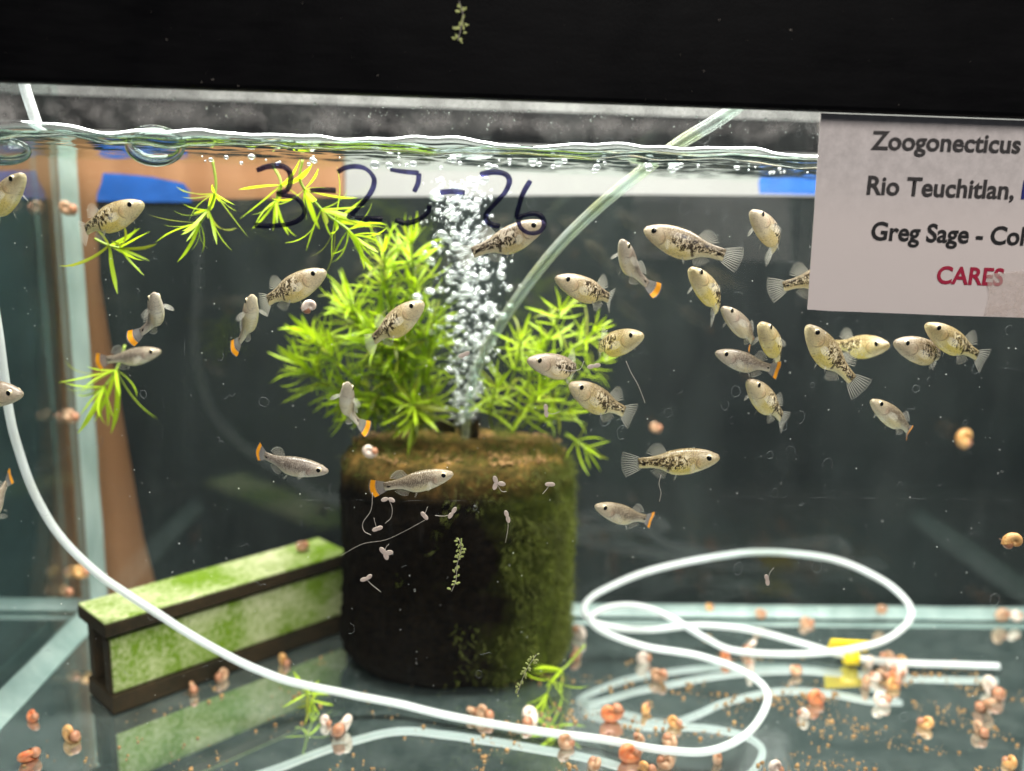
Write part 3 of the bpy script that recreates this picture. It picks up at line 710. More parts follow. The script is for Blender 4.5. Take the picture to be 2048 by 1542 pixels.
V, F = tube_vf([full[-1]-path[9]+Vector((0.00005, 0, 0)), full[-1]-path[9]+Vector((0.0003, 0, 0))], TR*0.62, 12)
mob("bore", V, F, M['black'], tb)
# drop line outside the water
p2 = [atY(40, 120, 0.02), atY(50, 175, 0.02), atY(66, 225, 0.02), atY(80, 268, 0.02)]
t2 = tube("airline_tubing", catmull(p2, 8), 0.0019, M['tube'], None, 12); tag(t2, "short pale tubing hanging from the frame above the water near the corner", "tubing")
# clear air tube into the filter
p3 = [atY(1560, 150, 0.050), atY(1448, 232, 0.052), atY(1360, 286, 0.055), atY(1272, 352, 0.060), atY(1190, 420, 0.068), atY(1110, 500, 0.076), atY(1040, 590, 0.083), atY(985, 675, 0.090), atY(950, 750, 0.095), atY(934, 835, 0.100), atY(930, 875, 0.104)]
ct = tube("air_tube", catmull(p3, 10), lambda t: 0.0028-0.0007*t, M['cleartube'], None, 18, False); tag(ct, "clear curved air tube running down from the surface into the filter", "tube")
tube("inner_wall", catmull(p3, 10), lambda t: 0.0016-0.0004*t, M['cleartube'], ct, 14, False)
# yellow tag on the tubing
yt = empty("tube_tag", P(1700, 1312, 0.006)); tag(yt, "bright yellow tag clipped round the tubing on the floor", "tag")
v, f = box_vf(-0.0110, 0.0115, -0.0012, 0.0003, -0.0005, 0.0072, 0.0004); g = mob("tag_plate", v, f, M['yellow'], yt, smooth=False); g.rotation_euler = (0.35, 0.06, 0.02); g.location = (0, 0.005, 0.0012)
v, f = tube_vf([Vector((-0.003, 0, 0)), Vector((0.004, 0, 0))], 0.0040, 12); g = mob("tag_sleeve", v, f, M['yellow'], yt); g.location = (0, 0, -0.001)

# ------------------------------------------------------------------ plants
def leafmesh(L, wdt, curl, seed):
    r = random.Random(seed); n = 8; V = []; U = []; F = []
    p = Vector((0, 0, 0)); ang = 0.0; tw = r.uniform(-0.5, 0.5)
    for i in range(n+1):
        t = i/n; ww = wdt*(0.55+0.9*t*(1-t)*2)*(1 if t < 0.8 else (1-t)/0.2*0.85+0.15)
        s = Vector((0, math.cos(tw*t), math.sin(tw*t)))
        nn = Vector((-math.sin(ang), 0, math.cos(ang)))
        V += [p+s*ww+nn*ww*0.25, p, p-s*ww+nn*ww*0.25]; U += [(t, 0), (t, 0.5), (t, 1)]
        p = p+Vector((math.cos(ang), r.uniform(-0.06, 0.06), math.sin(ang)))*(L/n); ang += curl/n*(0.5+t)
    for i in range(n):
        a = i*3; F += [(a, a+1, a+4, a+3), (a+1, a+2, a+5, a+4)]
    return mesh("leaf", V, F, M['oldleaf' if seed % 5 == 4 else 'leaf'], uvs=U)
LEAVES = [leafmesh(1.0, 0.030+0.012*(i % 3), (-0.9, -0.35, 0.25, 0.7, -1.4, 0.0, -0.6, 1.0)[i % 8], i) for i in range(16)]
rp = random.Random(11)
def plant(pts, label, nodes, per=6, L=0.014, stemr=0.0006, group="whorled water plants", name="water_plant", tipdense=True, spread=1.0):
    path = catmull(pts, 8); base = path[0]
    root = empty(name, base); tag(root, label, "plant", group)
    tube("stem", off(path, base), stemr, M['stem'], root, 6)
    n = len(path)
    for q in range(nodes):
        t = ((q+1)/nodes)
        if tipdense: t = t**0.7
        i = min(n-1, int(t*(n-1))); p = path[i]; d = (path[min(i+1, n-1)]-path[max(i-1, 0)]).normalized()
        s = d.orthogonal().normalized(); b = d.cross(s); a0 = rp.uniform(0, 2*pi)
        tip = q == nodes-1
        m = per+(2 if tip else 0)
        for j in range(m):
            a = a0+2*pi*j/m+rp.gauss(0, 0.25)
            elev = rp.uniform(0.55, 1.25) if tip else rp.gauss(0.42, 0.28)
            o = s*math.cos(a)+b*math.sin(a)
            dirv = (o*math.cos(elev)*spread+d*math.sin(elev)).normalized()
            up = (d-dirv*d.dot(dirv)); up = up.normalized() if up.length > 1e-4 else dirv.orthogonal().normalized()
            yv = up.cross(dirv)
            l = L*rp.uniform(0.65, 1.25)*(0.8 if tip else 1)
            lf = bpy.data.objects.new("leaf", rp.choice(LEAVES))
            mt = Matrix(((dirv.x, yv.x, up.x, 0), (dirv.y, yv.y, up.y, 0), (dirv.z, yv.z, up.z, 0), (0, 0, 0, 1))).to_quaternion()
            lf.rotation_mode = 'QUATERNION'; lf.rotation_quaternion = mt; lf.scale = (l, l, l)
            lf.location = p-base; link(lf, root)
    return root
def seq(pp, y0, y1): return [atY(x, y, y0+(y1-y0)*i/(len(pp)-1)) for i, (x, y) in enumerate(pp)]
# floating stems, upper left
plant(seq([(425, 320), (432, 370), (422, 410), (400, 445)], 0.060, 0.055), "floating green plant with drooping leaves beside the blue tape", 3, 9, 0.021)
plant(seq([(190, 478), (215, 490), (238, 496)], 0.062, 0.058), "small green sprig below the speckled fish near the corner seam", 2, 6, 0.018)
plant(seq([(545, 330), (562, 365), (552, 400)], 0.070, 0.066), "sparse green sprig behind the first written digit", 2, 7, 0.018)
plant(seq([(605, 320), (600, 360), (622, 395), (655, 430), (690, 455), (705, 470)], 0.062, 0.058), "long bright green stem hanging below the written date", 5, 8, 0.020)
plant(seq([(250, 690), (235, 735), (210, 772)], 0.090, 0.082), "green plant with long leaves floating in front of the corner seam", 2, 10, 0.026)
# main clump behind the filter, left of the bubbles
M1 = [([(820, 850), (800, 740), (785, 640), (772, 560), (768, 505)], "tall green stem of the big clump, its tip just under the written date", 8),
      ([(850, 850), (850, 740), (838, 640), (828, 560), (822, 490)], "tall green stem rising right beside the bubble column", 8),
      ([(800, 855), (770, 760), (735, 690), (712, 640), (700, 600)], "green stem of the big clump reaching up behind the white snail", 8),
      ([(790, 860), (740, 790), (690, 740), (650, 700), (622, 672)], "green stem leaning out toward the white snail", 7),
      ([(780, 862), (725, 815), (672, 778), (630, 752), (600, 730)], "lowest green stem sticking out of the clump toward the dark glass", 7),
      ([(830, 855), (805, 780), (775, 720), (760, 680), (750, 655)], "green stem in the middle of the big clump", 8),
      ([(845, 858), (830, 790), (815, 740), (800, 700), (795, 670)], "green stem in the middle of the clump below the tilted speckled fish", 8),
      ([(865, 856), (862, 790), (858, 730), (862, 680), (868, 640)], "green stem pressed against the foot of the bubble column", 7),
      ([(815, 862), (770, 820), (735, 800), (705, 790), (690, 800)], "green stem bent down behind the pale fish with orange tail edge", 6),
      ([(840, 862), (812, 830), (790, 810), (770, 800), (752, 812)], "short green stem low at the filter top", 6),
      ([(862, 862), (845, 838), (832, 820), (825, 806)], "short green stem beside the black outlet caps", 5)]
for i, (pp, lab, nn) in enumerate(M1): plant(seq(pp, 0.118, 0.098+0.004*(i % 5)), lab, nn+2, 10, 0.0185, group="stems of the big green clump")
# right clump
M2 = [([(1010, 850), (1055, 770), (1090, 700), (1110, 650), (1120, 622)], "tallest green stem to the right of the clear air tube", 7),
      ([(1025, 850), (1080, 780), (1125, 725), (1160, 690), (1185, 665)], "green stem right of the air tube reaching toward the fanned fish", 7),
      ([(1000, 850), (1015, 790), (1030, 740), (1040, 700), (1042, 680)], "green stem growing close along the clear air tube", 6),
      ([(1020, 855), (1060, 810), (1085, 770), (1090, 735), (1082, 705)], "green stem behind the short grey fish", 6),
      ([(1040, 858), (1090, 810), (1140, 775), (1170, 745), (1200, 722)], "green stem stretching right below the fanned fish", 6),
      ([(1015, 862), (1040, 835), (1062, 808), (1075, 790)], "short mossy green stem on top of the filter", 5),
      ([(985, 860), (980, 830), (985, 800), (992, 775)], "short green stem at the foot of the air tube", 5),
      ([(1060, 862), (1085, 842), (1110, 828), (1135, 822)], "low green stem over the tan filter rim", 4)]
for i, (pp, lab, nn) in enumerate(M2): plant(seq(pp, 0.122, 0.098+0.004*(i % 5)), lab, max(3, nn-1), 7, 0.0165, group="stems of the smaller green clump")
plant(seq([(1130, 870), (1150, 880), (1168, 895)], 0.110, 0.100), "small green sprig hanging over the filter's right shoulder", 2, 7, 0.016)
plant(seq([(1170, 1290), (1135, 1330), (1110, 1352), (1095, 1385)], 0.080, 0.072), "bright yellow-green sprig at the foot of the filter", 3, 7, 0.015)
plant([P(600, 1365, 0.02), P(612, 1385, 0.012), P(622, 1400, 0.006)], "thin green tuft hooked over the white tubing", 2, 5, 0.014)

# ------------------------------------------------------------------ bubbles
v, f = ball_vf((0, 0, 0), 1, 1, 1, 14, 9); BUB = mesh("air_bubble", v, f, M['bubble'])
rb = random.Random(21); nb = 0
while nb < 300:
    t = rb.random(); y = 845-t*490
    wpx = 16+70*math.sin(min(1, t*1.25)*pi*0.62)**0.8
    if t > 0.75: wpx *= 0.78
    x = 922+14*math.sin(t*5.0)+(18*t)+rb.gauss(0, 0.5)*wpx
    Y = 0.1065-0.022*t+rb.gauss(0, 0.008)
    q = rb.choice((0.0007, 0.0009, 0.0010, 0.0012, 0.0014, 0.0017, 0.0021))*rb.uniform(0.8, 1.15)*(0.75+0.45*t)
    c = atY(x, y, Y)
    if c.z > ZW-0.002: continue
    o = ob("air_bubble", BUB); o.location = c; o.scale = (q*rb.uniform(1.0, 1.3), q, q*rb.uniform(0.65, 0.95)); o.rotation_euler = (rb.uniform(-.5, .5), rb.uniform(-.6, .6), 0)
    tag(o, "silvery air bubble in the column rising from the filter", "bubble", "air bubbles rising from the filter"); nb += 1

J = Join()
for _ in range(800):
    t = rb.random(); y = 850-t*490; wpx = 12+58*math.sin(min(1, t*1.25)*pi*0.62)**0.8
    c = atY(922+14*math.sin(t*5.0)+18*t+rb.gauss(0, 0.5)*wpx, y, 0.1065-0.022*t+rb.gauss(0, 0.007)); q = rb.uniform(0.00025, 0.0007)
    if c.z > ZW-0.001: continue
    J.add(ball_vf(c, q, q, q*0.85, 7, 5))
tag(J.build("froth", M['bubble']), "fine white froth between the rising air bubbles", "froth", kind="stuff")

# ------------------------------------------------------------------ snails
def shell_vf():
    V, F = [], []; n, seg, turns = 64, 12, 2.9; b = 0.30
    T = turns*2*pi
    for i in range(n+1):
        th = T*i/n; R = math.exp(b*(th-T)/1.0*0.62); c = R*0.56; r = R*0.455
        ctr = Vector((c*math.cos(th), c*math.sin(th), 0.10*(1-R)))
        e1 = Vector((math.cos(th), math.sin(th), 0)); 
        for k2 in range(seg):
            a = 2*pi*k2/seg; rad = r*(1+0.03*math.sin(th*9))
            V.append(ctr+e1*(rad*math.cos(a))+Vector((0, 0, rad*0.95*math.sin(a))))
    for i in range(n):
        for k2 in range(seg):
            a = i*seg+k2; c2 = i*seg+(k2+1) % seg; F.append((a, c2, c2+seg, a+seg))
    return V, F
sv, sf = shell_vf()
SHELL = {kk: mesh("shell", sv, sf, M['sh_'+kk]) for kk in ('brown', 'pale', 'red', 'orange')}
fv, ff = ball_vf((0.52, -0.22, 0), 0.36, 0.42, 0.36, 12, 8)
J = Join(); J.add((fv, ff))
for s in (-1, 1): J.add(tube_vf([Vector((0.52, -0.55, 0.10*s)), Vector((0.56, -0.76, 0.18*s)), Vector((0.60, -0.92, 0.24*s))], lambda t: 0.035*(1-0.7*t), 5))
FOOT = mesh("foot", J.v, J.f, M['snailfoot'])
rs = random.Random(4)
def snail(pos, r, kind, label, group=None, rot=None):
    o = empty("snail", pos); tag(o, label, "snail", group or "ramshorn snails")
    if rot is None: rot = (pi/2+rs.gauss(0, 0.35), rs.gauss(0, 0.25), rs.uniform(0, 2*pi))
    r *= 1.18; o.rotation_euler = rot; o.scale = (r, r, r)
    ob("shell", SHELL[kind], o); ob("foot", FOOT, o)
def fsnail(x, y, r, kind, label, group=None): snail(atZ(x, y, r*0.86), r, kind, label, group)
def gsnail(x, y, Y, r, kind, label, group=None, a=0.0): snail(atY(x, y, Y), r, kind, label, group, (pi/2+rs.gauss(0, .12), a, rs.gauss(0, .15)))
G1 = "snails piled on the straight end of the tubing"
for (x, y, r, kd) in ((1776, 1310, .0042, 'brown'), (1801, 1319, .0045, 'orange'), (1780, 1331, .0044, 'pale'), (1795, 1337, .0042, 'pale'), (1738, 1320, .0048, 'pale'), (1766, 1346, .0042, 'brown'), (1752, 1352, .0036, 'pale'), (1787, 1352, .0040, 'red'), (1808, 1340, .0038, 'pale')):
    fsnail(x, y, r, kd, "small snail in the heap of snails over the white tubing", G1)
G2 = "brown snails scattered on the floor at the right"
for (x, y, r, kd) in ((1289, 1416, .0040, 'orange'), (1348, 1440, .0040, 'orange'), (1343, 1481, .0048, 'brown'), (1292, 1531, .0044, 'orange'), (1335, 1521, .0044, 'brown'), (1432, 1514, .0038, 'brown'), (1132, 1478, .0048, 'brown'), (1192, 1524, .0044, 'brown'), (1279, 1474, .0036, 'brown'),
                      (1854, 1442, .0042, 'orange'), (2021, 1520, .0042, 'orange'), (1607, 1424, .0038, 'pale'), (1588, 1338, .0042, 'brown'), (1960, 1453, .0048, 'brown')):
    fsnail(x, y, r, kd, "brown ramshorn snail lying among crumbs on the bare floor", G2)
fsnail(1160, 1262, .0056, 'pale', "pale snail on the floor touching the filter's mossy side")
fsnail(1287, 1312, .0050, 'pale', "greyish snail under the lower bend of the tubing loop")
fsnail(1314, 1346, .0050, 'brown', "tall brown snail inside the tubing loop next to a greyish one")
fsnail(1218, 1422, .0062, 'red', "bright red-orange snail inside the mirrored tubing ring")
fsnail(1454, 1308, .0048, 'red', "orange-red snail at the tubing crossing in the loop")
fsnail(1503, 1290, .0055, 'pale', "pale snail sitting just above the tubing crossing")
fsnail(1501, 1332, .0048, 'pale', "whitish snail just below the tubing crossing")
gsnail(1520, 1224, YB-.010, .0040, 'brown', "small brown snail on the back floor seam inside the big loop")
gsnail(1418, 1212, YB-.010, .0030, 'orange', "tiny tan snail on the back seam inside the big loop")
fsnail(1257, 1500, .0062, 'red', "red snail just under the front tubing")
gsnail(1762, 1216, YB-.009, .0042, 'brown', "brown snail on the back seam at the loop's far bend")
gsnail(1612, 1242, YB-.012, .0050, 'brown', "dark brown snail below the back seam, inside the loop")
gsnail(2004, 1225, YB-.010, .0058, 'brown', "large brown snail on the back seam near the picture's edge")
gsnail(2032, 1228, YB-.010, .0044, 'pale', "pale snail beside a larger brown one on the back seam")
fsnail(1733, 1360, .0048, 'brown', "brown snail below the yellow tag")
fsnail(1784, 1364, .0046, 'orange', "orange snail at the lower end of the heap")
fsnail(1762, 1394, .0050, 'pale', "lone white snail below the snail heap")
fsnail(1985, 1369, .0074, 'pale', "big pale snail with brown whorl at the cut end of the tubing")
fsnail(1976, 1408, .0058, 'brown', "brown snail directly below the big pale one")
fsnail(1632, 1390, .0055, 'red', "bright red snail on the open floor left of the white snail")
gsnail(1553, 1531, .0045, .0042, 'pale', "sharp white and brown snail at the bottom of the front glass", a=0.6)
gsnail(2030, 1083, .0042, .0042, 'orange', "glossy orange-brown snail on the front glass near the picture's edge", a=2.2)
gsnail(1932, 872, YB-.006, .0064, 'orange', "blurred orange snail on the back glass right of the fish group", a=1.0)
gsnail(622, 613, .0048, .0031, 'pale', "white and orange snail stuck on the front glass left of the big plant clump", a=2.0)
gsnail(738, 899, .080, .0040, 'pale', "pink-tan snail on the front rim of the filter")
gsnail(1310, 852, YB-.005, .0040, 'brown', "faint brown snail on the dark back glass")
gsnail(133, 412, YB-.016, .0050, 'brown', "red-brown snail on the corner seam below the blue tape")
gsnail(141, 828, YB-.016, .0050, 'brown', "brown snail on the corner seam beside the floating plant")
gsnail(160, 1140, YB-.020, .0048, 'orange', "orange snail on the corner seam above the tile channel")
gsnail(130, 1178, YB-.030, .0046, 'brown', "tan snail low on the side glass beside the tile channel")
pz = 0.0488
snail(atZ(602, 1090, pz+.004), .0042, 'brown', "dark brown snail on the green top of the tile channel")
fsnail(568, 1316, .0044, 'orange', "orange snail on the floor in front of the tile channel, close to the filter")
fsnail(445, 1346, .0044, 'brown', "brown snail in the shade in front of the tile channel")
fsnail(385, 1372, .0044, 'brown', "dull brown snail at the middle of the tile channel's foot")
fsnail(690, 1446, .0066, 'pale', "large pink snail between the two white tubing lines")
fsnail(652, 1438, .0034, 'pale', "tiny pink snail beside the large pink one")
fsnail(945, 1420, .0040, 'brown', "small pinkish snail at the dark foot of the filter")
fsnail(968, 1421, .0052, 'brown', "pinkish brown snail under the filter edge, beside a smaller one")
fsnail(1057, 1428, .0058, 'pale', "pink and brown snail pair-mate right of the filter foot")
fsnail(1153, 1305, .0046, 'brown', "orange-brown snail at the filter's lower right side")
for (x, y, r, kd, lab) in ((65, 1428, .0036, 'red', "small red-brown snail on the floor near the side seam"), (140, 1462, .0052, 'orange', "translucent amber snail on the floor left of the tile reflection"),
                           (55, 1508, .0052, 'red', "glossy red-brown snail at the picture's lower left corner"), (40, 1295, .0042, 'pale', "dull grey snail behind the side seam"), (38, 1250, .0046, 'pale', "grey snail on the side seam line")):
    fsnail(x, y, r, kd, lab)
# crumbs of food and waste on the floor
J = Join(); rc = random.Random(8)
for _ in range(4600):
    x = rc.uniform(0.0, 0.30) if rc.random() < 0.85 else rc.uniform(-0.19, 0.06); y = rc.uniform(0.004, 0.130)
    if noise.noise(Vector((x*32, y*45, 3)))+0.25*noise.noise(Vector((x*120, y*120, 1))) < 0.02+(0.12 if y > 0.10 else 0): continue
    q = rc.choice((0.0002, 0.00025, 0.00035, 0.0005, 0.0009))*rc.uniform(0.7, 1.3)
    J.add(ball_vf((x, y, q*0.55), q, q*rc.uniform(.6, 1.2), q*.6, 6, 4))
tag(J.build("crumbs", M['crumb']), "tan crumbs of food and waste scattered on the tank floor", "crumbs", kind="stuff")
# motes in the water
J = Join()
for _ in range(520):
    c = atY(rc.uniform(20, 2040), rc.uniform(420, 1480), rc.uniform(0.002, 0.06)); q = rc.choice((0.00008, 0.0001, 0.00014, 0.0002))
    if c.z < 0.003: continue
    J.add(ball_vf(c, q, q, q, 5, 4))
tag(J.build("drifting_dust", M['speck']), "fine white specks drifting in the water", "dust", kind="stuff")

# ------------------------------------------------------------------ bits of duckweed on the glass
rd = random.Random(14)
def frond_vf(c, ax, L, wv):
    ax = Vector(ax).normalized(); nn = Vector((-ax.z, 0, ax.x)); V = [c]; n = 12
    for i in range(n):
        a = 2*pi*i/n; V.append(c+ax*(L*math.cos(a))+nn*(wv*math.sin(a))+Vector((0, -0.0001*math.cos(2*a), 0)))
    V += [v+Vector((0, 0.0003, 0)) for v in V]; m = n+1
    F = [(0, 1+i, 1+(i+1) % n) for i in range(n)]+[(m, m+1+(i+1) % n, m+1+i) for i in range(n)]+[(1+i, m+1+i, m+1+(i+1) % n, 1+(i+1) % n) for i in range(n)]
    return V, F
def duck(x, y, lobes, rootpx, label, s=1.0):
    c = atY(x, y, 0.0012); o = empty("duckweed", c); tag(o, label, "duckweed", "bleached duckweed on the front glass")
    for (ang, d) in lobes:
        a = math.radians(ang); ax = Vector((math.cos(a), 0, math.sin(a)))
        v, f = frond_vf(ax*d*0.0011*s, ax, 0.0014*s, 0.0008*s); mob("frond", v, f, M['frond'], o, smooth=False)
    if rootpx:
        p = [c]+[atY(a, b, 0.0012) for a, b in rootpx]; tube("root", off(catmull(p, 6), c), 0.00011, M['thread'], o, 5)
duck(776, 997, [(200, 1.2), (-25, 1.3)], [(784, 1015), (782, 1035), (770, 1047)], "two-leaved bleached duckweed just under the grey fish's orange tail")
duck(754, 1058, [(20, 0.8), (200, 0.5)], [(750, 1045), (748, 1036)], "small pale duckweed scrap below the two-leaved one")
duck(848, 1031, [(-50, 0.7), (130, 0.3)], [(852, 1022), (855, 1014)], "small slanting duckweed scrap left of centre on the dark filter")
duck(905, 1026, [(60, 1.1), (235, 1.1)], [(890, 1032), (870, 1031)], "long bleached duckweed with root pointing sideways on the dark filter")
duck(993, 966, [(110, 1.1), (250, 1.1), (-10, 1.6)], [(1003, 982), (1013, 983)], "three-leaved duckweed near the filter's top edge", 1.1)
duck(1100, 969, [(0, 0.5), (180, 0.4)], [(1092, 980), (1085, 988)], "square pale duckweed scrap on the filter's right half")
duck(1015, 1034, [(110, 1.2), (-75, 0.9)], [(1016, 1055), (1011, 1085)], "upright duckweed with long root on the filter")
duck(770, 1107, [(130, 1.0), (10, 1.1), (-70, 0.8)], [(772, 1095), (778, 1088)], "pink heart-shaped duckweed on the filter's left half", 1.2)
duck(733, 1158, [(195, 1.0), (40, 1.1)], [(742, 1168), (762, 1184)], "lowest pale duckweed with root trailing down right")
duck(1188, 732, [(10, 1.0), (195, 1.0)], [], "bean-shaped pink duckweed beside the short grey fish")
duck(1092, 822, [(95, 1.1), (-80, 1.0)], [(1104, 828), (1120, 823)], "pale duckweed standing on edge above the filter rim")
duck(1535, 1160, [(110, 0.9), (-80, 0.9)], [(1540, 1145), (1548, 1135)], "small duckweed over the blurred back glass inside the loop")
duck(928, 665+45, [(30, 0.8), (200, 0.7)], [(920, 715), (935, 722)], "tiny brown scrap in front of the air tube")
def sprig(pts, label, n, Y):
    P0 = catmull([atY(x, y, Y) for x, y in pts], 8); b0 = P0[0].copy(); o = empty("plant_scrap", b0); tag(o, label, "plant scrap", "leafy scraps stuck to glass and frame")
    tube("stem", off(P0, b0), 0.00011, M['thread'], o, 5)
    for i in range(n):
        q = P0[int(rd.random()*(len(P0)-1))]-b0; a = rd.uniform(0, 2*pi); ax = Vector((math.cos(a), 0, math.sin(a))); d = rd.uniform(0.0004, 0.0019)
        v, f = frond_vf(q+ax*d, ax, rd.uniform(0.0004, 0.0009), rd.uniform(0.00025, 0.00045)); mob("leaf", v, f, M['sprig'], o, smooth=False)
sprig([(918, 1078), (922, 1100), (914, 1130), (912, 1160), (903, 1183)], "pale leafy scrap hanging over the middle of the dark filter", 34, 0.0012)
sprig([(1072, 1310), (1060, 1328), (1048, 1350), (1040, 1372), (1034, 1388)], "pale leafy scrap over the lower right of the filter", 34, 0.0012)
sprig([(918, 2), (926, 30), (922, 55), (916, 82)], "dried yellow scrap stuck on the black frame", 26, -0.0113)
for (pp, lab) in (([(1252, 722), (1262, 745), (1276, 770), (1288, 800), (1290, 806)], "thin pale thread trailing below the fanned fish"),
                  ([(1322, 950), (1318, 968), (1322, 985), (1319, 1003)], "twisted brown thread below the large speckled fish"),
                  ([(1120, 738), (1140, 742), (1160, 738), (1168, 722)], "fine curved thread beside the short grey fish"),
                  ([(745, 985), (742, 1020), (726, 1045), (728, 1062), (742, 1070)], "long wavy thread left of the bleached duckweed"),
                  ([(680, 1112), (725, 1088), (770, 1080), (810, 1062), (850, 1040)], "faint hair crossing the dark filter")):
    tag(tube("thread", catmull([atY(x, y, 0.0014) for x, y in pp], 6), 0.00012 if 'hair' not in lab else 0.00006, M['thread'], None, 5), lab, "thread", "loose threads on the glass")

# ------------------------------------------------------------------ fish
S_ = [0, .006, .02, .06, .12, .20, .30, .40, .48, .54, .60, .70, .78, .82]
TOP = [.000, .020, .038, .062, .086, .106, .117, .115, .104, .088, .070, .058, .057, .052]
BOT = [.000, .017, .032, .056, .085, .112, .138, .147, .140, .112, .074, .054, .054, .050]
WID = [.000, .021, .035, .051, .065, .079, .087, .084, .074, .060, .045, .031, .020, .006]
def interp(a, s): return float(np.interp(s, S_, a))
def fish(nose, tail, kind, Y, bend, label, L=None, flare=1.0, near=False, deep=1.0, grp=None):
    male = kind == 'M'
    hs = (0.90 if male else 1.07)*deep; ws = (1.0 if male else 1.16)
    L = L or (0.0335 if male else 0.0365)
    # spine
    N = 60; sp_ = []; x = y = 0.0; b = math.radians(bend)
    for i in range(N+1):
        s = i/N; sp_.append((x, y)); h = b*(max(0, (s-0.32)/0.68)**1.2); x += math.cos(h)/N; y += math.sin(h)/N
    chord = Vector((sp_[-1][0], sp_[-1][1], 0)); ca = math.atan2(chord.y, chord.x)
    Pn = atY(nose[0], nose[1], Y); d = ray(*tail).normalized()
    oc = CAM-Pn; bq = oc.dot(d); mind = math.sqrt(max(0, oc.length_squared-bq*bq))
    if mind > chord.length*L*0.995: L = mind/(chord.length*0.995)
    lc = chord.length*L; disc = math.sqrt(max(0, bq*bq-(oc.length_squared-lc*lc)))
    Pt = CAM+d*(-bq+(-disc if near else disc))
    ex = (Pt-Pn).normalized(); ez = Vector((0, 0, 1)); ez = (ez-ex*ez.dot(ex)).normalized(); ey = ez.cross(ex)
    mid = (Pn+Pt)*0.5
    root = empty("fish", mat=Matrix(((ex.x, ey.x, ez.x, mid.x), (ex.y, ey.y, ez.y, mid.y), (ex.z, ey.z, ez.z, mid.z), (0, 0, 0, 1))))
    tag(root, label, "fish", grp or ("orange-tailed fish" if male else "speckled fish"))
    rot = Matrix.Rotation(-ca, 3, 'Z'); half = Vector((lc*0.5, 0, 0))
    def loc(s, lat, z):
        """s along the spine 0..1, lat sideways, z up (fractions of L) -> local point"""
        s_ = max(0, min(1, s)); i = min(N-1, int(s_*N)); t = s_*N-i
        px_ = sp_[i][0]+(sp_[i+1][0]-sp_[i][0])*t; py_ = sp_[i][1]+(sp_[i+1][1]-sp_[i][1])*t
        h = b*(max(0, (s_-0.32)/0.68)**1.2)
        if s > 1: px_ += (s-1)*math.cos(h); py_ += (s-1)*math.sin(h)
        return rot @ (Vector((px_-math.sin(h)*lat, py_+math.cos(h)*lat, z))*L)-half
    # body
    V, U, F = [], [], []; rings = [0.0, .006, .02, .04, .065, .09, .12, .15, .18, .21, .25, .29, .33, .37, .41, .45, .49, .53, .57, .61, .65, .69, .73, .77, .80, .82]; K = 20
    for s in rings:
        tp, bt_, wd = interp(TOP, s)*hs, interp(BOT, s)*hs, interp(WID, s)*ws
        for q in range(K):
            a = 2*pi*q/K; sn = math.sin(a); cs = math.cos(a)
            z = tp*sn if sn >= 0 else bt_*sn
            lat = wd*math.copysign(abs(cs)**0.85, cs)*(1-0.10*max(0, sn))
            if s < 0.03: z += 0.004*hs
            V.append(loc(s, lat, z)); U.append((s, (z+bt_)/(tp+bt_) if tp+bt_ > 1e-6 else 0.5))
    for i in range(len(rings)-1):
        for q in range(K):
            a = i*K+q; c = i*K+(q+1) % K; F.append((a, a+K, c+K, c))
    F.append(tuple(range(K))); F.append(tuple(range((len(rings)-1)*K, len(rings)*K))[::-1])
    mob("body", V, F, M['fishM' if male else 'fishF'], root, uvs=U)
    # eyes: pole along the side, pupil / iris rings
    for sd in (-1, 1):
        r = 0.0365; s0 = 0.104; z0 = 0.022*hs; sn0 = z0/(interp(TOP, s0)*hs); lat0 = sd*(interp(WID, s0)*ws*(1-sn0*sn0)**0.425*(1-0.10*sn0)-r*0.80*0.52)
        V, F, I = [], [], []; nu, nv = 18, 12
        ctr = (s0, lat0, z0)
        for j in range(nv+1):
            th = pi*0.62*j/nv
            for i in range(nu):
                a = 2*pi*i/nu; V.append(loc(s0+r*math.sin(th)*math.cos(a), lat0+sd*r*0.80*math.cos(th), z0+r*math.sin(th)*math.sin(a)))
        for j in range(nv):
            for i in range(nu):
                a = j*nu+i; c = j*nu+(i+1) % nu; F.append((a, c, c+nu, a+nu)); I.append(1 if (j+0.5)/nv*0.62*180 < 48 else 0)
        mob("eye", V, F, [M['iris'], M['pupil']], root, idx=I)
    # fins
    def fin(name, grid, m):
        nu, nv = len(grid), len(grid[0]); V = [p for row in grid for p in row]
        U = [(i/(nu-1), j/(nv-1)) for i in range(nu) for j in range(nv)]
        F = [(i*nv+j, i*nv+j+1, (i+1)*nv+j+1, (i+1)*nv+j) for i in range(nu-1) for j in range(nv-1)]
        mob(name, V, F, m, root, uvs=U)
    fl = flare
    g = []
    for i in range(9):
        t = i/8; row = []
        for j in range(21):
            w_ = j/10-1; hh = (0.050*hs+0.075*fl*t**0.85)*w_
            ss = 0.785+(0.215*t)*(1-0.16*abs(w_)**2.2)
            row.append(loc(ss, 0.010*math.sin(w_*3+2)*t, hh))
        g.append(row)
    fin("tail_fin", g, M['finorange'] if male else M['fin'])
    def mid_fin(name, s0, s1, prof, up, hgt, sweep):
        g = []
        for i in range(6):
            t = i/5; row = []
            for j in range(13):
                q = j/12; ss = s0+(s1-s0)*q; base_z = interp(prof, ss)*hs*0.93
                hgt_ = hgt*(math.sin(pi*min(1, 0.22+q*0.74))**0.6)
                row.append(loc(ss+sweep*t*(0.6+0.6*q), 0.006*math.sin(q*4)*t, up*(base_z+hgt_*t)))
            g.append(row)
        fin(name, g, M['finedge'] if male else M['fin'])
    mid_fin("dorsal_fin", 0.52, 0.645, TOP, 1, 0.108*fl, 0.075)
    mid_fin("anal_fin", 0.535, 0.64, BOT, -1, 0.080*fl, 0.06)
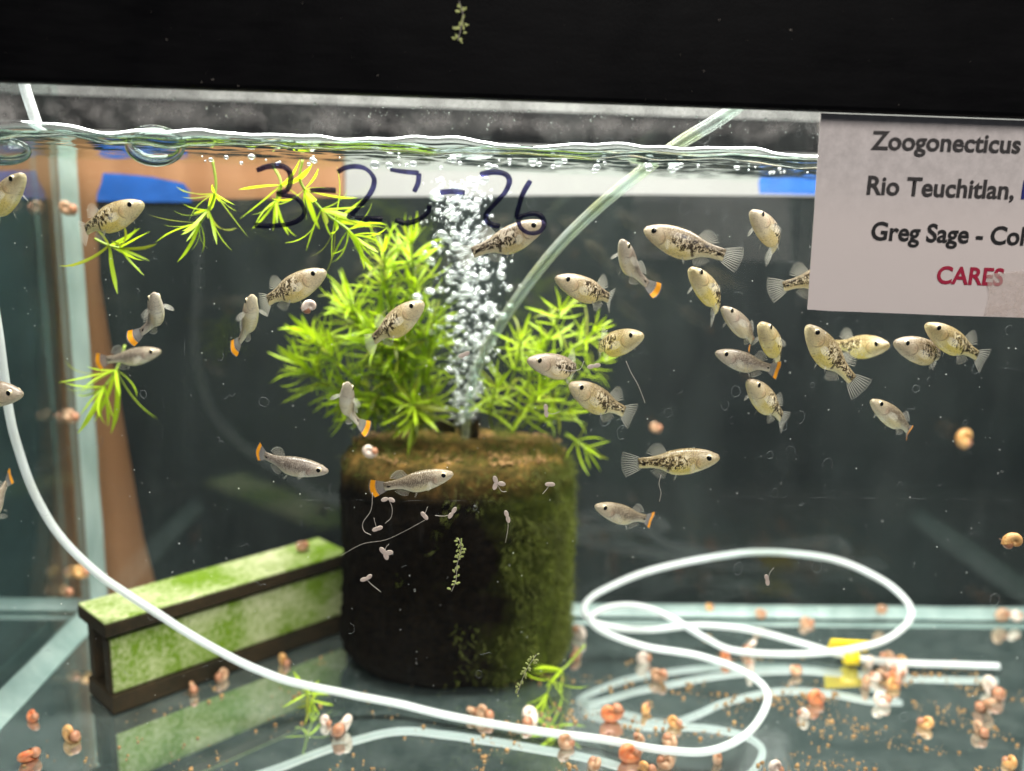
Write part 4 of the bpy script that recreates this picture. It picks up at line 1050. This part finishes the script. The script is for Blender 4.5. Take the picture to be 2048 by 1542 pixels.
    for sd in (-1, 1):
        def side_fin(name, s0, z0, length, wd0, outw, down, back):
            g = []; lat0 = sd*interp(WID, s0)*ws*0.92
            for i in range(7):
                t = i/6; row = []
                for j in range(11):
                    w_ = j/5-1; sp2 = wd0*(0.25+0.75*math.sin(pi*min(1, 0.1+t*0.62)))*w_*(1-0.15*t)
                    row.append(loc(s0+length*t*back*(1-0.12*w_*w_), lat0+sd*length*t*outw*(1-0.1*w_*w_), z0-length*t*down+sp2))
                g.append(row)
            fin(name, g, M['fin'])
        side_fin("pectoral_fin", 0.245, -0.035*hs, 0.13, 0.045, 0.80, 0.25, 0.45)
        side_fin("pelvic_fin", 0.44, -0.120*hs, 0.075, 0.018, 0.30, 0.65, 0.55)
    return root

FISH = [
 ((48, 349), (-60, 470), 'F', .012, 0, "plain tan fish at the picture's left border, just under the water edge"),
 ((287, 408), (160, 470), 'F', .012, -25, "speckled fish facing right over the blue tape and corner seam"),
 ((309, 588), (254, 680), 'M', .012, 55, "pale fish seen head-on with curled orange-edged tail, left of the others"),
 ((505, 591), (462, 702), 'M', .012, 25, "pale fish seen from the front with two orange tail tips"),
 ((652, 544), (522, 612), 'F', .010, -25, "tan fish with barred tail stalk facing right below the written date"),
 ((847, 606), (733, 694), 'F', .012, -15, "speckled fish tilted head-up in front of the big plant clump"),
 ((322, 703), (190, 724), 'M', .065, 0, "dim dark fish behind the floating plant leaves"),
 ((45, 790), (-120, 775), 'F', .010, 0, "fish head poking in from the left border over the tubing"),
 ((-40, 1060), (24, 946), 'M', .012, 0, "fish mostly outside the left border with orange tail up"),
 ((657, 944), (513, 900), 'M', .012, -35, "grey fish with orange tail edge swimming down toward the filter"),
 ((907, 948), (738, 979), 'M', .008, 0, "grey scaled fish with orange tail edge in front of the filter rim"),
 ((695, 766), (740, 862), 'M', .014, -45, "slim pale fish seen head-on in front of the plant clump, tail toward the filter"),
 ((1092, 447), (913, 518), 'F', .008, 10, "blotched fish right under the last written digit, over the bubbles"),
 ((1287, 460), (1484, 522), 'F', .008, 8, "large speckled fish facing left, topmost of the right-hand group"),
 ((1503, 424), (1532, 512), 'F', .012, 45, "yellow-bellied fish seen head-on beside the paper card's edge"),
 ((1243, 481), (1320, 586), 'M', .012, -45, "slim fish with upturned orange tail seen from above between two speckled ones"),
 ((1111, 557), (1224, 602), 'F', .010, 35, "round-bellied speckled fish just right of the clear air tube"),
 ((1380, 538), (1424, 636), 'F', .012, 40, "pale-bellied fish seen head-on with fanned clear tail"),
 ((1444, 616), (1500, 692), 'M', .012, 35, "small yellow fish with bright orange curled tail edge"),
 ((1522, 648), (1552, 735), 'F', .014, 20, "pinkish fish seen head-on between the orange-tailed fish and the crossing pair"),
 ((1431, 706), (1560, 742), 'M', .010, 10, "plump olive fish with orange fanned tail facing left"),
 ((1613, 652), (1727, 784), 'F', .008, -10, "big speckled fish head-up crossing in front of another fish"),
 ((1777, 692), (1640, 690), 'F', .024, 10, "yellow fish facing right, half hidden by the crossing speckled fish"),
 ((1789, 686), (1868, 712), 'F', .010, 50, "short deep yellow fish facing left right of the crossing pair"),
 ((1852, 650), (1972, 724), 'F', .008, 10, "speckled fish with wide clear tail, rightmost of the group"),
 ((1496, 763), (1572, 848), 'F', .010, 10, "small speckled fish head-up below the pinkish one"),
 ((1742, 802), (1818, 868), 'M', .010, 30, "lowest orange-tailed fish under the crossing pair"),
 ((1055, 722), (1140, 735), 'F', .012, 62, "short grey fish with raised dorsal fin in front of the right plant clump"),
 ((1286, 672), (1200, 700), 'F', .012, -40, "fish facing right with fanned clear tail, a thread hanging below it"),
 ((1139, 770), (1268, 834), 'F', .008, 8, "yellow-bellied speckled fish above the filter's right side"),
 ((1440, 916), (1242, 930), 'F', .008, 6, "long golden-bellied fish facing right alone below the group"),
 ((1190, 1013), (1306, 1040), 'M', .010, 20, "lowest fish, pale with faint orange tail, above the tubing loop"),
 ((1720, 530), (1535, 582), 'F', .006, 4, "fish with only its rear end showing from behind the paper card"),
]
for i, (a, b_, kd, Y, bend, lab) in enumerate(FISH):
    fish(a, b_, kd, Y, bend*1.35, lab, flare=(1.15 if kd == 'F' else 0.95)*(0.85+0.3*((i*0.618) % 1)), deep=0.94+0.12*((i*0.377) % 1))

# ------------------------------------------------------------------ paper card with print
card = empty("paper_card", atY(1642, 232, -0.0062)); tag(card, "white paper card with printed lines taped on the front glass", "paper card")
c0 = card.location.copy(); yc = -0.0062
pts = [(1642, 226), (1634, 340), (1626, 460), (1615, 619), (1660, 622), (1720, 624), (1800, 627), (1900, 631), (2000, 634), (2100, 637), (2300, 644), (2300, 250)]
P0 = [atY(x, y, yc)-c0 for x, y in pts]
n = len(P0); V = P0+[p+Vector((0, 0.00025, 0)) for p in P0]
mob("sheet", V, [tuple(range(n))[::-1], tuple(range(n, 2*n))]+[(i, (i+1) % n, n+(i+1) % n, n+i) for i in range(n)], M['paper'], card, smooth=False)
def line(txt, x, y, x2, y2, capx, m, name="printed_line", bold=0.026):
    cu = bpy.data.curves.new(name, 'FONT'); cu.body = txt; cu.size = 1.0; cu.offset = bold; cu.extrude = 0.0; cu.resolution_u = 4
    cu.materials.append(m)
    tmp = bpy.data.objects.new(name, cu); COL.objects.link(tmp)
    A = atY(x, y, yc-0.0002); B = atY(x2, y2, yc-0.0002)
    bpy.context.view_layer.update()
    me = bpy.data.meshes.new_from_object(tmp.evaluated_get(bpy.context.evaluated_depsgraph_get()))
    bpy.data.objects.remove(tmp)
    co = np.empty(len(me.vertices)*3, dtype=np.float32); me.vertices.foreach_get("co", co); xs_ = co[0::3]; x0 = float(xs_.min()); wd = float(xs_.max())-x0
    o = ob(name, me, card)
    s = (B-A).length/wd; ang = math.atan2(B.z-A.z, B.x-A.x)
    o.scale = (s, capx*0.30/FPX/0.68, s)
    o.rotation_euler = (Matrix.Rotation(-ang, 3, 'Y') @ Matrix.Rotation(pi/2, 3, 'X')).to_euler()
    o.location = A-c0-Vector((x0*s, 0, 0))
    return o
line("Zoogonecticus", 1741, 298, 2040, 306, 33, M['inkbacklit'])
line("Rio Teuchitlan,", 1733, 388, 2027, 398, 34, M['inkbacklit'])
line("M", 2042, 397, 2072, 398, 34, M['inkblue'])
line("Greg Sage - Colo", 1741, 479, 2074, 491, 34, M['ink'])
line("CARES", 1872, 566, 2005, 571, 33, M['inkred'])
# scrap of old sticky tape over the last letters
P0 = [atY(x, y, yc-0.0005)-c0 for x, y in ((1972, 548), (2060, 540), (2060, 636), (1968, 632), (1978, 590))]
k = NT("sticky_tape"); o_ = k.obj()
m = k.done(k.mixs(k.ramp(k.noise(o_, 260, 5), [(0.35, 0.18), (0.7, 0.5)]), k.n("ShaderNodeBsdfTransparent").outputs[0], k.bsdf(Base_Color=(0.72, 0.60, 0.53), Roughness=0.3)))
mob("sticky_tape", P0, [(0, 1, 2, 3, 4)], m, card, smooth=False)
